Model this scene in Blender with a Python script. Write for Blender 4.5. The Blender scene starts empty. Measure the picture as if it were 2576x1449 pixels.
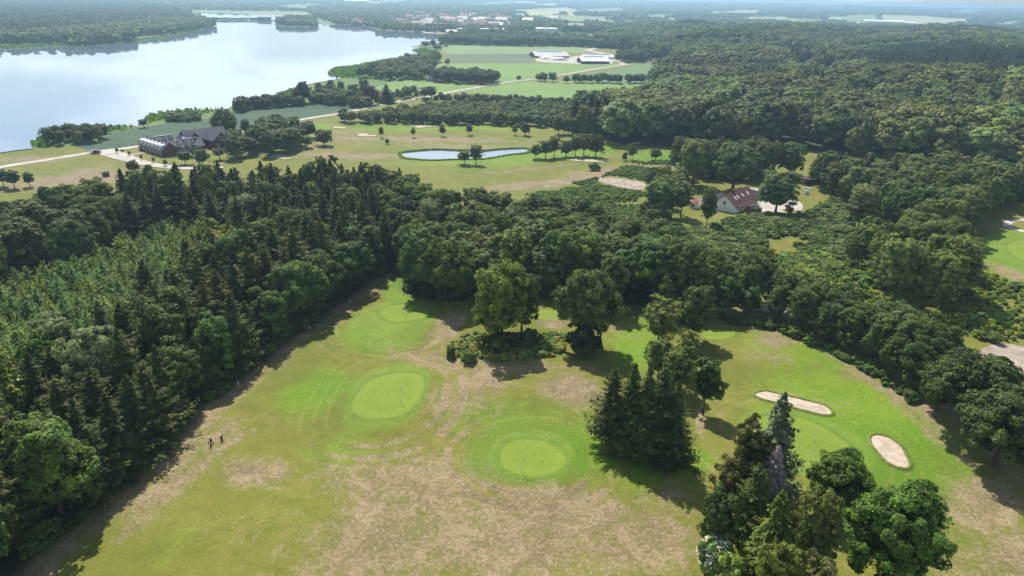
import bpy, math, random
import numpy as np
from mathutils import Matrix, Vector
random.seed(7)
RNG = np.random.default_rng(11)
S = bpy.context.scene
COL = S.collection
rad = math.radians

# ------------------------------------------------------------------ camera and pixel <-> ground helpers
CW, CH, F = 2576.0, 1449.0, 1784.0
CAMH = 60.0
RM = (Matrix.Rotation(rad(90 - 22.3), 3, 'X') @ Matrix.Rotation(rad(1.22), 3, 'Z'))
RN = np.array(RM)
cam_d = bpy.data.cameras.new('camera'); cam = bpy.data.objects.new('camera', cam_d); COL.objects.link(cam)
cam.matrix_world = Matrix.Translation((0, 0, CAMH)) @ RM.to_4x4()
cam_d.sensor_width = 36.0; cam_d.lens = 36.0 * F / CW
cam_d.clip_start = 0.5; cam_d.clip_end = 60000
S.camera = cam

def P(x, y, h=0.0):
    d = RN @ np.array([(x - CW/2) / F, -(y - CH/2) / F, -1.0])
    t = (h - CAMH) / min(d[2], -0.0016)
    return np.array([d[0]*t, d[1]*t])
def proj(X, Y, Z):
    c = RN.T @ np.array([X, Y, Z - CAMH])
    return CW/2 + F*c[0]/-c[2], CH/2 - F*c[1]/-c[2], -c[2]
def hgt(x, yb, yt):
    """height of something standing at ground pixel (x,yb) whose top shows at row yt"""
    X, Y = P(x, yb); lo, hi = 0.0, 59.0
    for _ in range(40):
        m = (lo + hi) / 2
        if proj(X, Y, m)[1] > yt: lo = m
        else: hi = m
    return lo
def PP(pts): return np.array([P(*p) for p in pts])

def spline(pts, closed=True, n=6):
    pts = np.asarray(pts, float); N = len(pts); out = []
    rng = range(N) if closed else range(N - 1)
    for i in rng:
        if closed: a, b, c, d = pts[(i-1) % N], pts[i], pts[(i+1) % N], pts[(i+2) % N]
        else: a, b, c, d = pts[max(i-1, 0)], pts[i], pts[i+1], pts[min(i+2, N-1)]
        for k in range(n):
            t = k / n
            out.append(0.5*((2*b) + (-a+c)*t + (2*a-5*b+4*c-d)*t*t + (-a+3*b-3*c+d)*t**3))
    if not closed: out.append(pts[-1])
    return np.array(out)
def inside(px, py, poly):
    px = np.asarray(px); py = np.asarray(py); r = np.zeros(px.shape, bool); n = len(poly)
    for i in range(n):
        x1, y1 = poly[i]; x2, y2 = poly[(i+1) % n]
        if y1 == y2: continue
        c = ((y1 > py) != (y2 > py)) & (px < (x2-x1)*(py-y1)/(y2-y1) + x1)
        r ^= c
    return r
def dist_line(px, py, pts, closed=False):
    px = np.asarray(px, float); py = np.asarray(py, float); r = np.full(px.shape, 1e9); n = len(pts)
    for i in range(n if closed else n-1):
        x1, y1 = pts[i]; x2, y2 = pts[(i+1) % n]; dx, dy = x2-x1, y2-y1
        t = np.clip(((px-x1)*dx + (py-y1)*dy) / (dx*dx+dy*dy+1e-9), 0, 1)
        r = np.minimum(r, np.hypot(px-x1-t*dx, py-y1-t*dy))
    return r
def sdf(px, py, poly):   # negative inside
    d = dist_line(px, py, poly, True)
    return np.where(inside(px, py, poly), -d, d)
def sstep(a, b, x):
    t = np.clip((np.asarray(x, float)-a)/(b-a), 0, 1); return t*t*(3-2*t)

# ------------------------------------------------------------------ tagging
def tag(o, label=None, cat=None, group=None, kind=None):
    if label: o['label'] = label
    if cat: o['category'] = cat
    if group: o['group'] = group
    if kind: o['kind'] = kind
    return o
def empty(name, loc, rz=0.0):
    o = bpy.data.objects.new(name, None); COL.objects.link(o); o.location = loc; o.rotation_euler = (0, 0, rz)
    o.empty_display_size = 0.5
    return o
def link(name, me, mat=None, parent=None, loc=None):
    o = bpy.data.objects.new(name, me); COL.objects.link(o)
    if mat is not None and len(me.materials) == 0: me.materials.append(mat)
    if parent is not None: o.parent = parent
    if loc is not None: o.location = loc
    return o
def mesh_np(name, verts, faces):
    """verts (N,3); faces (M,k)"""
    me = bpy.data.meshes.new(name); verts = np.asarray(verts, np.float32); faces = np.asarray(faces, np.int32)
    me.vertices.add(len(verts)); me.vertices.foreach_set('co', verts.ravel())
    k = faces.shape[1]
    me.loops.add(faces.size); me.loops.foreach_set('vertex_index', faces.ravel())
    me.polygons.add(len(faces)); me.polygons.foreach_set('loop_start', np.arange(0, faces.size, k, dtype=np.int32))
    me.polygons.foreach_set('loop_total', np.full(len(faces), k, np.int32))
    me.update(calc_edges=True); me.validate()
    return me

class MB:
    """collects simple solids into one mesh"""
    def __init__(s): s.v = []; s.f = []
    def add(s, v, f):
        n = len(s.v); s.v += [tuple(map(float, p)) for p in v]; s.f += [tuple(i+n for i in q) for q in f]
    def box(s, x0, x1, y0, y1, z0, z1):
        s.add([(x0,y0,z0),(x1,y0,z0),(x1,y1,z0),(x0,y1,z0),(x0,y0,z1),(x1,y0,z1),(x1,y1,z1),(x0,y1,z1)],
              [(0,3,2,1),(4,5,6,7),(0,1,5,4),(1,2,6,5),(2,3,7,6),(3,0,4,7)])
    def tube(s, pts, rs, n=8, cap=True):
        pts = [Vector(p) for p in pts]; rings = []
        for i, p in enumerate(pts):
            d = (pts[min(i+1, len(pts)-1)] - pts[max(i-1, 0)]).normalized()
            a = Vector((0,0,1)) if abs(d.z) < .9 else Vector((1,0,0))
            u = d.cross(a).normalized(); w = d.cross(u)
            rings.append([p + (u*math.cos(2*math.pi*k/n) + w*math.sin(2*math.pi*k/n))*rs[i] for k in range(n)])
        v = [q for r in rings for q in r]; f = []
        for i in range(len(pts)-1):
            for k in range(n): f.append((i*n+k, i*n+(k+1) % n, (i+1)*n+(k+1) % n, (i+1)*n+k))
        if cap: f.append(tuple(range(n))[::-1]); f.append(tuple((len(pts)-1)*n+k for k in range(n)))
        s.add(v, f)
    def prism(s, poly, z0, z1):
        n = len(poly); v = [(p[0],p[1],z0) for p in poly] + [(p[0],p[1],z1) for p in poly]
        s.add(v, [tuple(range(n))[::-1], tuple(range(n, 2*n))] + [(i,(i+1) % n,(i+1) % n+n,i+n) for i in range(n)])
    def mesh(s, name):
        me = bpy.data.meshes.new(name); me.from_pydata(s.v, [], s.f); me.update(); return me
    def build(s, name, mat, parent=None): return link(name, s.mesh(name), mat, parent)

# ------------------------------------------------------------------ materials
def newmat(name):
    m = bpy.data.materials.new(name); m.use_nodes = True; nt = m.node_tree; nt.nodes.clear()
    out = nt.nodes.new('ShaderNodeOutputMaterial'); return m, nt, out
class NT:
    def __init__(s, nt): s.nt = nt
    def n(s, t, **kw):
        x = s.nt.nodes.new(t)
        for k, v in kw.items(): setattr(x, k, v)
        return x
    def l(s, a, b): s.nt.links.new(a, b)
    def val(s, sock, v):
        if isinstance(v, bpy.types.NodeSocket): s.l(v, sock)
        else:
            if hasattr(sock.default_value, '__len__') and not isinstance(v, (int, float)) and len(v) == 3 and len(sock.default_value) == 4: v = (*v, 1)
            sock.default_value = v
    def math(s, op, a, b=0.0, c=0.0, clamp=False):
        x = s.n('ShaderNodeMath', operation=op, use_clamp=clamp); s.val(x.inputs[0], a); s.val(x.inputs[1], b); s.val(x.inputs[2], c); return x.outputs[0]
    def mix(s, f, a, b, mode='MIX'):
        x = s.n('ShaderNodeMix', data_type='RGBA', blend_type=mode, clamp_factor=True)
        s.val(x.inputs[0], f); s.val(x.inputs[6], a); s.val(x.inputs[7], b); return x.outputs[2]
    def noise(s, vec, scale, detail=3, rough=.55, dist=0.0):
        x = s.n('ShaderNodeTexNoise'); s.l(vec, x.inputs['Vector']); x.inputs['Scale'].default_value = scale
        x.inputs['Detail'].default_value = detail; x.inputs['Roughness'].default_value = rough; x.inputs['Distortion'].default_value = dist
        return x.outputs['Fac']
    def mapr(s, v, a, b, c=0.0, d=1.0, smooth=True):
        x = s.n('ShaderNodeMapRange', interpolation_type='SMOOTHSTEP' if smooth else 'LINEAR'); s.val(x.inputs[0], v)
        for i, q in enumerate((a, b, c, d)): x.inputs[i+1].default_value = q
        return x.outputs[0]
    def attr(s, name, typ='GEOMETRY'):
        x = s.n('ShaderNodeAttribute', attribute_name=name, attribute_type=typ); return x
    def coord(s, sx=1, sy=1, sz=1, rz=0):
        tc = s.n('ShaderNodeNewGeometry'); m = s.n('ShaderNodeMapping'); s.l(tc.outputs['Position'], m.inputs[0])
        m.inputs['Scale'].default_value = (sx, sy, sz); m.inputs['Rotation'].default_value = (0, 0, rz); return m.outputs[0]

def simple(name, col, rough=.8, var=.25, scale=1.0, spec=.3, metal=0, bump=0, col2=None, stretch=(1,1,1), rz=0):
    m, nt, out = newmat(name); g = NT(nt); b = g.n('ShaderNodeBsdfPrincipled'); g.l(b.outputs[0], out.inputs[0])
    co = g.coord(*stretch, rz); n1 = g.noise(co, scale, 4, .6)
    a = tuple(c*(1-var) for c in col); z = tuple(min(1, c*(1+var)) for c in col)
    if col2: a, z = col, col2
    g.l(g.mix(g.mapr(n1, .3, .7), a, z), b.inputs['Base Color'])
    b.inputs['Roughness'].default_value = rough; b.inputs['Specular IOR Level'].default_value = spec; b.inputs['Metallic'].default_value = metal
    if bump:
        bp = g.n('ShaderNodeBump'); bp.inputs['Strength'].default_value = bump; bp.inputs['Distance'].default_value = .1
        g.l(n1, bp.inputs['Height']); g.l(bp.outputs[0], b.inputs['Normal'])
    return m

def foliage(name, wood=False):
    m, nt, out = newmat(name); g = NT(nt)
    if wood:
        c = g.attr('tint', 'INSTANCER').outputs['Color']; rnd = None
    else:
        oi = g.n('ShaderNodeObjectInfo'); c = oi.outputs['Color']
    tone = g.attr('tone').outputs['Fac']
    k = g.math('MULTIPLY_ADD', tone, 2.3, .42)
    c = g.mix(1.0, g.mix(1.0, c, (1.12,1.10,.56), 'MULTIPLY'), k, 'MULTIPLY')
    big = g.noise(g.coord(), .35, 3, .6)
    c = g.mix(g.mapr(big, .45, .75, 0, .3), c, g.mix(1.0, c, (1.45, 1.15, .65), 'MULTIPLY'))
    b = g.n('ShaderNodeBsdfPrincipled'); g.l(c, b.inputs['Base Color']); b.inputs['Roughness'].default_value = .62
    b.inputs['Specular IOR Level'].default_value = .2
    tr = g.n('ShaderNodeBsdfTranslucent'); g.l(g.mix(1.0, c, (1.3, 1.45, .55), 'MULTIPLY'), tr.inputs['Color'])
    mx = g.n('ShaderNodeMixShader'); mx.inputs[0].default_value = .22
    g.l(b.outputs[0], mx.inputs[1]); g.l(tr.outputs[0], mx.inputs[2]); g.l(mx.outputs[0], out.inputs[0])
    return m
M = {}
M['leaf'] = foliage('leaves'); M['wood'] = foliage('wood_leaves', True)
M['bark'] = simple('bark', (.06,.045,.035), .9, .4, 3.0, stretch=(1,1,.2))
M['deadbark'] = simple('dead_bark', (.40,.34,.31), .9, .3, 3.0)
M['sand'] = simple('bunker_sand', (.47,.385,.30), .95, .2, .9, .1, bump=.5)
M['gravel'] = simple('pale_gravel', (.44,.405,.37), .95, .18, .25, .1)
M['asphalt'] = simple('grey_drive', (.19,.185,.19), .9, .15, .3, .2)
M['soil'] = simple('pinkish_soil', (.34,.28,.23), .95, .3, .35, .1)
M['white'] = simple('white_paint', (.80,.81,.82), .5, .04, 1.0)
M['brick'] = simple('red_brick', (.15,.066,.055), .85, .3, .8, col2=(.11,.05,.05))
M['slate'] = simple('slate_roof', (.055,.058,.075), .45, .25, 1.2, .5)
M['redroof'] = simple('red_tile_roof', (.45,.13,.09), .7, .25, 1.0)
M['brownroof'] = simple('brown_red_tile_roof', (.115,.05,.05), .75, .25, 2.2)
M['glass'] = simple('window_glass', (.05,.06,.07), .08, .1, 1.0, .8)
M['bluewall'] = simple('pale_blue_wall', (.42,.47,.52), .7, .06, 1.0)
M['greyroof'] = simple('light_grey_sheet_roof', (.48,.47,.47), .5, .06, .3)
M['whiteroof'] = simple('white_sheet_roof', (.78,.78,.77), .5, .04, .2)
M['darkwall'] = simple('dark_timber_wall', (.085,.07,.08), .8, .3, .8)
M['black'] = simple('black_plastic', (.02,.02,.025), .5, .1, 3)
M['dkblue'] = simple('dark_blue_cloth', (.03,.03,.09), .7, .1, 3)
M['ltblue'] = simple('light_blue_cloth', (.2,.33,.5), .7, .1, 3)
M['dkred'] = simple('dark_red_cloth', (.2,.03,.04), .7, .1, 3)
M['metal'] = simple('grey_metal', (.4,.4,.42), .35, .1, 3, .5)
M['flagcloth'] = simple('flag_cloth', (.62,.68,.85), .7, .05, 3)
M['yellow'] = simple('yellow_plastic', (.7,.5,.05), .5, .05, 3)
M['stone'] = simple('pale_stone', (.55,.54,.52), .8, .1, 1)
M['flower'] = simple('cream_blossom', (.80,.78,.55), .8, .06, 2)

def field_mat(name, c1, c2, rz, row=2.2, big=.02):
    m, nt, out = newmat(name); g = NT(nt); b = g.n('ShaderNodeBsdfPrincipled'); g.l(b.outputs[0], out.inputs[0])
    n1 = g.noise(g.coord(), big, 4, .6); n2 = g.noise(g.coord(), .5, 3, .7)
    n3 = g.noise(g.coord(.012, .35, 1, rz), 1.0, 3, .6)
    f = g.math('ADD', g.math('MULTIPLY', n1, .5), g.math('MULTIPLY_ADD', n3, .35, g.math('MULTIPLY', n2, .15)))
    c = g.mix(g.mapr(f, .38, .62), c1, c2)
    wv = g.n('ShaderNodeTexWave', wave_type='BANDS', bands_direction='Y'); g.l(g.coord(1,1,1,rz), wv.inputs[0]); wv.inputs['Scale'].default_value = .026; wv.inputs['Distortion'].default_value = .6
    c = g.mix(g.mapr(wv.outputs['Fac'], .0, .07, .35, 0), c, tuple(x*.5 for x in c1))
    g.l(c, b.inputs['Base Color']); b.inputs['Roughness'].default_value = .9; b.inputs['Specular IOR Level'].default_value = .15
    return m
M['crop'] = field_mat('blue_green_crop', (.055,.092,.062), (.078,.118,.07), .3)
M['meadow'] = field_mat('green_meadow', (.15,.235,.07), (.19,.285,.09), .2)
M['meadow2'] = field_mat('pale_green_meadow', (.17,.24,.10), (.21,.28,.12), -.15)
M['darkfield'] = field_mat('dull_green_field', (.115,.145,.085), (.135,.165,.095), .1)
M['wheat'] = field_mat('green_wheat', (.11,.175,.085), (.145,.215,.10), .45)
M['ripe'] = field_mat('ripe_field', (.36,.35,.19), (.43,.40,.21), .1, big=.005)
M['tan'] = field_mat('tan_field', (.48,.36,.2), (.52,.40,.24), .1, big=.005)
M['marsh'] = field_mat('marsh_grass', (.09,.15,.05), (.14,.2,.07), .7, big=.05)

def water_mat(name, base, rough, bumps):
    m, nt, out = newmat(name); g = NT(nt); b = g.n('ShaderNodeBsdfPrincipled'); g.l(b.outputs[0], out.inputs[0])
    b.inputs['Base Color'].default_value = (*base, 1); b.inputs['Roughness'].default_value = rough
    b.inputs['IOR'].default_value = 1.6; b.inputs['Specular IOR Level'].default_value = 1.0
    bp = g.n('ShaderNodeBump'); bp.inputs['Strength'].default_value = bumps; bp.inputs['Distance'].default_value = .3
    n1 = g.noise(g.coord(), .6, 3, .6); n2 = g.noise(g.coord(.3, 1, 1), .01, 3, .5)
    g.l(g.math('MULTIPLY', n1, g.mapr(n2, .4, .6, .1, 1.0)), bp.inputs['Height']); g.l(bp.outputs[0], b.inputs['Normal'])
    return m
M['lake'] = water_mat('lake_water', (.16,.22,.30), .02, .04)
M['pondw'] = water_mat('pond_water', (.10,.14,.18), .03, .02)

# ------------------------------------------------------------------ layout in photo pixels (2576 wide), turned into ground points
lake_px = [(-900,150),(-300,132),(0,124),(95,118),(200,118),(283,112),(330,105),(397,97),(433,89),(500,75),(540,68),(547,63),(533,54),(560,52),(640,53),(697,53),(690,60),(720,67),(790,68),(800,61),(858,63),(925,67),(962,78),(1058,82),(1142,85),(1168,91),(1148,93),(1125,99),(1105,108),(1058,115),(1035,118),(1062,122),(1035,127),(1065,138),(1020,143),(991,147),(962,150),(955,155),(915,157),(898,165),(858,167),(840,170),(823,182),(827,190),(858,193),(856,199),(827,203),(780,212),(740,221),(708,232),(711,241),(690,243),(607,253),(602,263),(585,268),(573,275),(540,277),(483,278),(430,280),(400,285),(367,297),(360,306),(350,320),(333,318),(280,317),(233,319),(180,329),(140,337),(100,348),(82,360),(84,375),(40,380),(0,386),(-300,420),(-1200,520)]
lake_poly = PP(lake_px)
farwater_px = [(488,32),(560,33),(650,36),(760,43),(705,51),(640,49),(560,50),(515,44)]
pond_px = [(1008,388),(1015,384),(1040,381),(1075,378),(1105,377),(1150,379),(1178,379),(1210,381),(1260,376),(1320,374),(1329,380),(1320,386),(1275,391),(1215,401),(1145,402),(1090,404),(1040,401),(1015,397)]
pond_poly = spline(PP(pond_px), True, 4)
def tile(i, j, pts): return [(858.67*i + x/3.0, 483*j + y/3.0) for x, y in pts]
greens_px = {
 'g1': [(958,791),(975,777),(1010,770),(1050,774),(1076,787),(1073,802),(1045,812),(1005,815),(972,808)],
 'g2': [(888,1040),(898,1010),(925,975),(965,953),(1020,946),(1058,955),(1066,985),(1048,1025),(1015,1055),(970,1065),(920,1062)],
 'g3': tile(1,2,[(1205,570),(1240,490),(1340,450),(1450,445),(1560,470),(1650,530),(1690,600),(1660,670),(1560,715),(1440,725),(1300,700),(1220,640)]),
 'g4': tile(2,2,[(560,300),(700,250),(860,270),(1000,320),(1150,410),(1260,500),(1300,570),(1290,640),(1150,680),(950,650),(780,600),(620,520),(540,400)]),
 'g5': [(1765,838),(1780,829),(1815,827),(1846,833),(1843,846),(1812,853),(1778,850)],
 'g6': [(2536,620),(2560,607),(2640,600),(2720,625),(2700,680),(2600,665),(2550,640)],
 'g7': [(1340,790),(1365,780),(1420,778),(1432,795),(1400,806),(1355,802)],
}
apron_px = {
 'a1': [(880,830),(900,790),(950,765),(1020,758),(1085,770),(1098,795),(1075,835),(1040,862),(960,880),(900,865)],
 'a2': [(862,1070),(868,1030),(905,960),(960,926),(1030,918),(1078,940),(1078,1000),(1045,1055),(990,1088),(900,1090)],
 'a3': tile(1,2,[(1110,600),(1140,480),(1250,400),(1450,360),(1640,390),(1745,480),(1748,620),(1700,700),(1540,750),(1350,745),(1200,700)]),
 'a4': tile(2,2,[(430,260),(700,200),(950,240),(1200,330),(1400,480),(1440,620),(1380,740),(1150,730),(900,720),(700,650),(480,480)]),
 'a6': [(2480,600),(2540,580),(2700,570),(2800,640),(2720,740),(2600,700),(2500,650)],
}
ring_px = {   # the lush dark bank round the third green
 'r3': tile(1,2,[(930,560),(1010,400),(1250,300),(1500,280),(1780,340),(1880,480),(1870,640),(1780,740),(1560,800),(1330,790),(1080,750),(950,680)]),
}
GREENS = {k: spline(PP(v)) for k, v in greens_px.items()}
APRONS = {k: spline(PP(v)) for k, v in apron_px.items()}
RINGS = {k: spline(PP(v)) for k, v in ring_px.items()}
bunkers = [
 ('long flat sand bunker above the practice green, half hidden by the blue spruce', tile(2,2,[(545,80),(620,60),(700,78),(900,130),(1060,175),(1110,215),(1118,242),(1080,250),(1000,235),(850,195),(700,150),(600,120)])),
 ('oval sand bunker right of the practice green with a brown patch', tile(2,2,[(1415,430),(1430,408),(1475,402),(1560,425),(1640,480),(1690,560),(1710,610),(1690,636),(1620,635),(1540,600),(1480,540),(1430,480)])),
 ('kidney shaped sand bunker left of the lone trees on the far fairway', tile(1,0,[(120,1018),(150,1006),(195,1010),(205,1018),(250,1018),(270,1026),(240,1032),(180,1031),(130,1028)])),
 ('sand bunker at the foot of the tree belt on the far fairway', tile(1,0,[(545,958),(580,948),(640,950),(700,944),(735,952),(715,960),(660,958),(590,967)])),
 ('small sand bunker at the left end of the far fairway', tile(1,0,[(-70,958),(-20,956),(40,964),(30,972),(-30,970),(-60,966)])),
 ('pale sand bunker beyond the spruce tops near the brick manor', tile(0,0,[(2020,1190),(2080,1168),(2140,1170),(2195,1188),(2190,1200),(2120,1202),(2080,1192)])),
 ('broad sand bunker right of the pond below the waterside trees', tile(1,0,[(1722,1200),(1760,1195),(1850,1200),(1960,1202),(2025,1208),(2000,1221),(1900,1224),(1780,1218),(1730,1210)])),
 ('thin sand bunker on the far fairway against the hillside wood', tile(1,0,[(1660,996),(1700,993),(1760,995),(1750,1001),(1690,1001)])),
]
bunkers = [(a, spline(PP(b), True, 5)) for a, b in bunkers]

edge_left_px = [(-120,1600),(30,1470),(95,1395),(225,1290),(330,1210),(420,1140),(470,1080),(505,1030),(560,985),(610,945),(665,903),(720,863),(780,820),(830,776),(870,752),(905,732),(940,698),(985,683)]
edge_mid_px = [(985,683),(1005,690),(1020,742),(1100,763),(1160,755),(1230,742),(1330,738),(1400,752),(1480,765),(1560,768),(1640,775),(1700,788),(1790,797)]
edge_right_px = [(1790,797),(1860,800),(1950,815),(2050,850),(2150,890),(2210,935),(2290,990),(2340,1040),(2400,1100),(2500,1165),(2640,1180)]
EDGE_L, EDGE_M, EDGE_R = PP(edge_left_px), PP(edge_mid_px), PP(edge_right_px)
SEAM = PP([(990,680),(1012,695),(1030,700),(1010,600),(1030,535),(960,527),(955,600),(950,660)])
back_left_px = [(-160,640),(0,631),(130,612),(250,580),(350,555),(500,534),(700,527),(860,529),(1000,540)]
back_mid_px = [(1000,540),(1100,560),(1230,590),(1370,615),(1500,640),(1640,650)]
WOOD_L = np.vstack([EDGE_L, PP(back_left_px)[::-1]])
WOOD_M = np.vstack([EDGE_M, PP([(1790,745),(1700,705),(1640,680)]), PP(back_mid_px)[::-1]])
HILL = PP([(1440,342),(1500,352),(1600,368),(1717,373),(2007,376),(2117,390),(2350,415),(2576,437),(3000,480),(3300,300),(3300,120),(2900,108),(2576,100),(2350,92),(2140,90),(1930,84),(1700,76),(1600,80),(1500,105),(1500,117),(1560,126),(1600,141),(1640,147),(1700,154),(1670,175),(1640,212),(1645,250),(1600,262),(1500,270),(1450,290)])

# ------------------------------------------------------------------ terrain height
G_C = {k: v.mean(0) for k, v in GREENS.items()}
def H(x, y):
    x = np.asarray(x, float); y = np.asarray(y, float)
    near = sstep(230, 190, y) * sstep(-110, -80, x) * sstep(135, 110, x)
    h = .28*np.sin(x*.16+.4)*np.cos(y*.11) + .18*np.sin(x*.07-y*.23) + .09*np.sin(x*.41+y*.37)
    for k, a, r in (('g2', .75, 13), ('g3', .8, 11), ('g1', .5, 12), ('g4', .5, 16)):
        c = G_C[k]; d = np.hypot(x-c[0], (y-c[1])*.8); h = h + a*sstep(r, r*.45, d)
    h = h*near
    r = np.hypot(x, y)
    far = sstep(2500, 12000, r)
    h = h + far*(50 + 9*np.sin(x*.0011+1)*np.cos(y*.0009) + 6*np.sin(x*.0031+y*.002))
    m = (y > 280) & (x > 20) & (r < 1900)
    if m.any():
        s = sstep(0, 90, -sdf(x[m], y[m], HILL)) if x.ndim else sstep(0, 90, -sdf(np.array([x]), np.array([y]), HILL))
        xx, yy = (x[m], y[m]) if x.ndim else (np.array([x]), np.array([y]))
        add = s*(5.5 + 5*np.sin(yy*.027+xx*.008) + 3.5*np.sin(xx*.021-yy*.011))
        if x.ndim: h[m] += add
        else: h = h + add[0]
    return h
def H1(x, y): return float(H(np.array([x]), np.array([y]))[0])

# ------------------------------------------------------------------ ground sheet
def axis(a, b, step, lo, hi, grow):
    c = list(np.arange(a, b+1e-6, step)); s = step; v = c[-1]
    while v < hi: s *= grow; v += s; c.append(v)
    s = step; v = c[0]; pre = []
    while v > lo: s *= grow; v -= s; pre.append(v)
    return np.array(pre[::-1] + c)
xs = axis(-80, 108, .6, -17000, 17000, 1.06); ys = axis(30, 190, .6, -400, 17000, 1.028)
X, Y = np.meshgrid(xs, ys); Xf, Yf = X.ravel(), Y.ravel(); Zf = H(Xf, Yf)
nx, ny = len(xs), len(ys)
idx = np.arange(nx*ny).reshape(ny, nx)
fc = np.stack([idx[:-1,:-1], idx[:-1,1:], idx[1:,1:], idx[1:,:-1]], -1).reshape(-1, 4)
gme = mesh_np('ground', np.stack([Xf, Yf, Zf], 1), fc)
gme.polygons.foreach_set('use_smooth', np.ones(len(gme.polygons), bool))
def setattr_f(me, name, v):
    a = me.attributes.new(name, 'FLOAT', 'POINT'); a.data.foreach_set('value', np.asarray(v, np.float32))
nearm = (Yf < 260) & (np.abs(Xf) < 230) & (Yf > -50)
def minsdf(polys):
    r = np.full(Xf.shape, 50.0)
    for p in polys:
        m = (Xf > p[:,0].min()-20) & (Xf < p[:,0].max()+20) & (Yf > p[:,1].min()-20) & (Yf < p[:,1].max()+20)
        r[m] = np.minimum(r[m], sdf(Xf[m], Yf[m], p))
    return r
setattr_f(gme, 'sg', minsdf(GREENS.values()))
setattr_f(gme, 'sa', minsdf(APRONS.values()))
setattr_f(gme, 'sr', minsdf(RINGS.values()))
def blobs(lst):
    r = np.zeros(Xf.shape)
    for (x, y, rx, ry, a, s) in lst:        # centre and radii in photo pixels, strength
        c = P(x, y); u = (P(x+rx*math.cos(a), y+rx*math.sin(a)) - c); v = (P(x-ry*math.sin(a), y+ry*math.cos(a)) - c)
        Mx = np.linalg.inv(np.array([u, v]).T)
        d = np.stack([Xf-c[0], Yf-c[1]]); q = Mx @ d; rr = np.hypot(q[0], q[1])
        r = np.maximum(r, s*sstep(1.75, .15, rr))
    return r
dry = blobs([(1080,1230,270,90,.15,.85),(1400,1290,280,75,.1,.95),(960,1340,190,130,-.4,.75),(1250,1370,260,90,0,.8),(1600,1350,160,90,0,.8),(1650,1250,70,40,0,.45),
  (1130,822,50,24,-.6,1.0),(1440,982,78,38,.1,1.0),(1200,960,70,75,.9,.72),(1090,905,120,26,.25,.7),(1150,1010,60,80,0,.6),(1300,925,120,26,0,.45),(1390,813,40,13,.1,1.0),(1550,820,50,10,0,.5),
  (400,1235,95,34,-.7,.75),(640,1185,90,34,0,.75),(560,1100,60,25,-.8,.6),(330,1330,70,26,-.7,.6),(2470,1270,110,90,.4,.85),(2540,1400,120,90,0,.8),(2400,1400,60,60,0,.6),(1950,858,46,22,.2,.85),
  (2240,965,110,14,.75,.7),(2330,1035,60,12,.9,.9),(1925,900,80,18,.1,.45),(1760,1060,12,60,.1,.7),(1690,1110,40,30,0,.6),(2150,940,60,14,.4,.45),(1300,1145,10,40,.3,.0),
  (1219,1190,16,30,-.5,.8),(2550,690,80,14,.35,.8),(1070,350,240,7,.02,.95),(900,348,120,8,0,.8),(1150,368,250,5,.02,.5),(900,392,150,9,0,.8),(1370,462,190,9,-.1,.95),(1560,428,110,10,-.1,.95),(1330,425,150,5,-.1,.6),(200,450,180,26,-.1,.7),(320,480,80,14,0,.6),(80,400,90,10,0,.7),(700,370,100,10,0,.6),(860,330,60,6,0,.5),(1010,720,30,40,0,.1)])
# dry strip along the foot of the left wood
for tr in ([(1010,1000),(1075,1010),(1110,1080),(1120,1170),(1090,1290),(1040,1449)],[(1200,930),(1330,925),(1480,930),(1560,960)],[(1150,900),(1240,960),(1260,1010),(1230,1090)],[(1450,1200),(1480,1300),(1380,1360),(1260,1449)],[(1620,1290),(1700,1380),(1740,1449)],[(1220,1449),(1330,1400),(1480,1380),(1600,1400)],[(640,1080),(560,1130),(480,1190),(400,1250)],[(960,1190),(900,1300),(830,1449)]):
    dt = dist_line(Xf, Yf, spline(PP(tr), False, 6)); dry = np.maximum(dry, dry*.75+.42*sstep(1.1, .2, dt)*(Yf < 190))
dl = dist_line(Xf, Yf, EDGE_L); dry = np.maximum(dry, .72*sstep(7.0, 1.0, dl)*nearm)
dr = dist_line(Xf, Yf, EDGE_R); dry = np.maximum(dry, .55*sstep(6.0, 3.5, dr)*sstep(0, 2.5, dr)*nearm)
lush = blobs([(1150,360,420,30,0,.35),(1100,322,330,7,0,.9),(1250,400,260,9,-.05,.9),(1480,370,160,8,0,1.0),(820,320,60,7,0,.9),(480,395,90,12,0,.6),(800,985,110,60,-.3,.85),(860,1130,150,70,0,.5),(950,850,110,45,0,.8),(1010,730,50,45,0,.9),(2150,1060,330,160,.4,.9),(2050,900,260,70,.2,.6),(1600,860,70,80,0,.9),(1300,1050,200,60,0,.55),(1620,1200,90,60,0,.55),(1480,1120,110,110,0,.75),
  (1400,300,1,1,0,0),(2550,640,120,80,0,.8),(1000,325,160,8,0,.6),(1300,410,200,12,-.1,.6),(1450,385,120,14,0,.8),(1660,395,90,16,0,.8),(640,990,60,30,-.6,.25),(460,1370,120,50,-.5,.4),(1740,1165,75,45,0,.8),(1340,870,70,30,0,.5)])
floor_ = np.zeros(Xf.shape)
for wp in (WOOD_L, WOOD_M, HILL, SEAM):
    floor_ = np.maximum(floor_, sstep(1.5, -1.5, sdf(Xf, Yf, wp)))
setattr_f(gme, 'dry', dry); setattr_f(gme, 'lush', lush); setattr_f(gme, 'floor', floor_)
rr = np.hypot(Xf, Yf); setattr_f(gme, 'away', sstep(900, 1500, rr))
setattr_f(gme, 'mid', sstep(190, 240, Yf))

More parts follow.
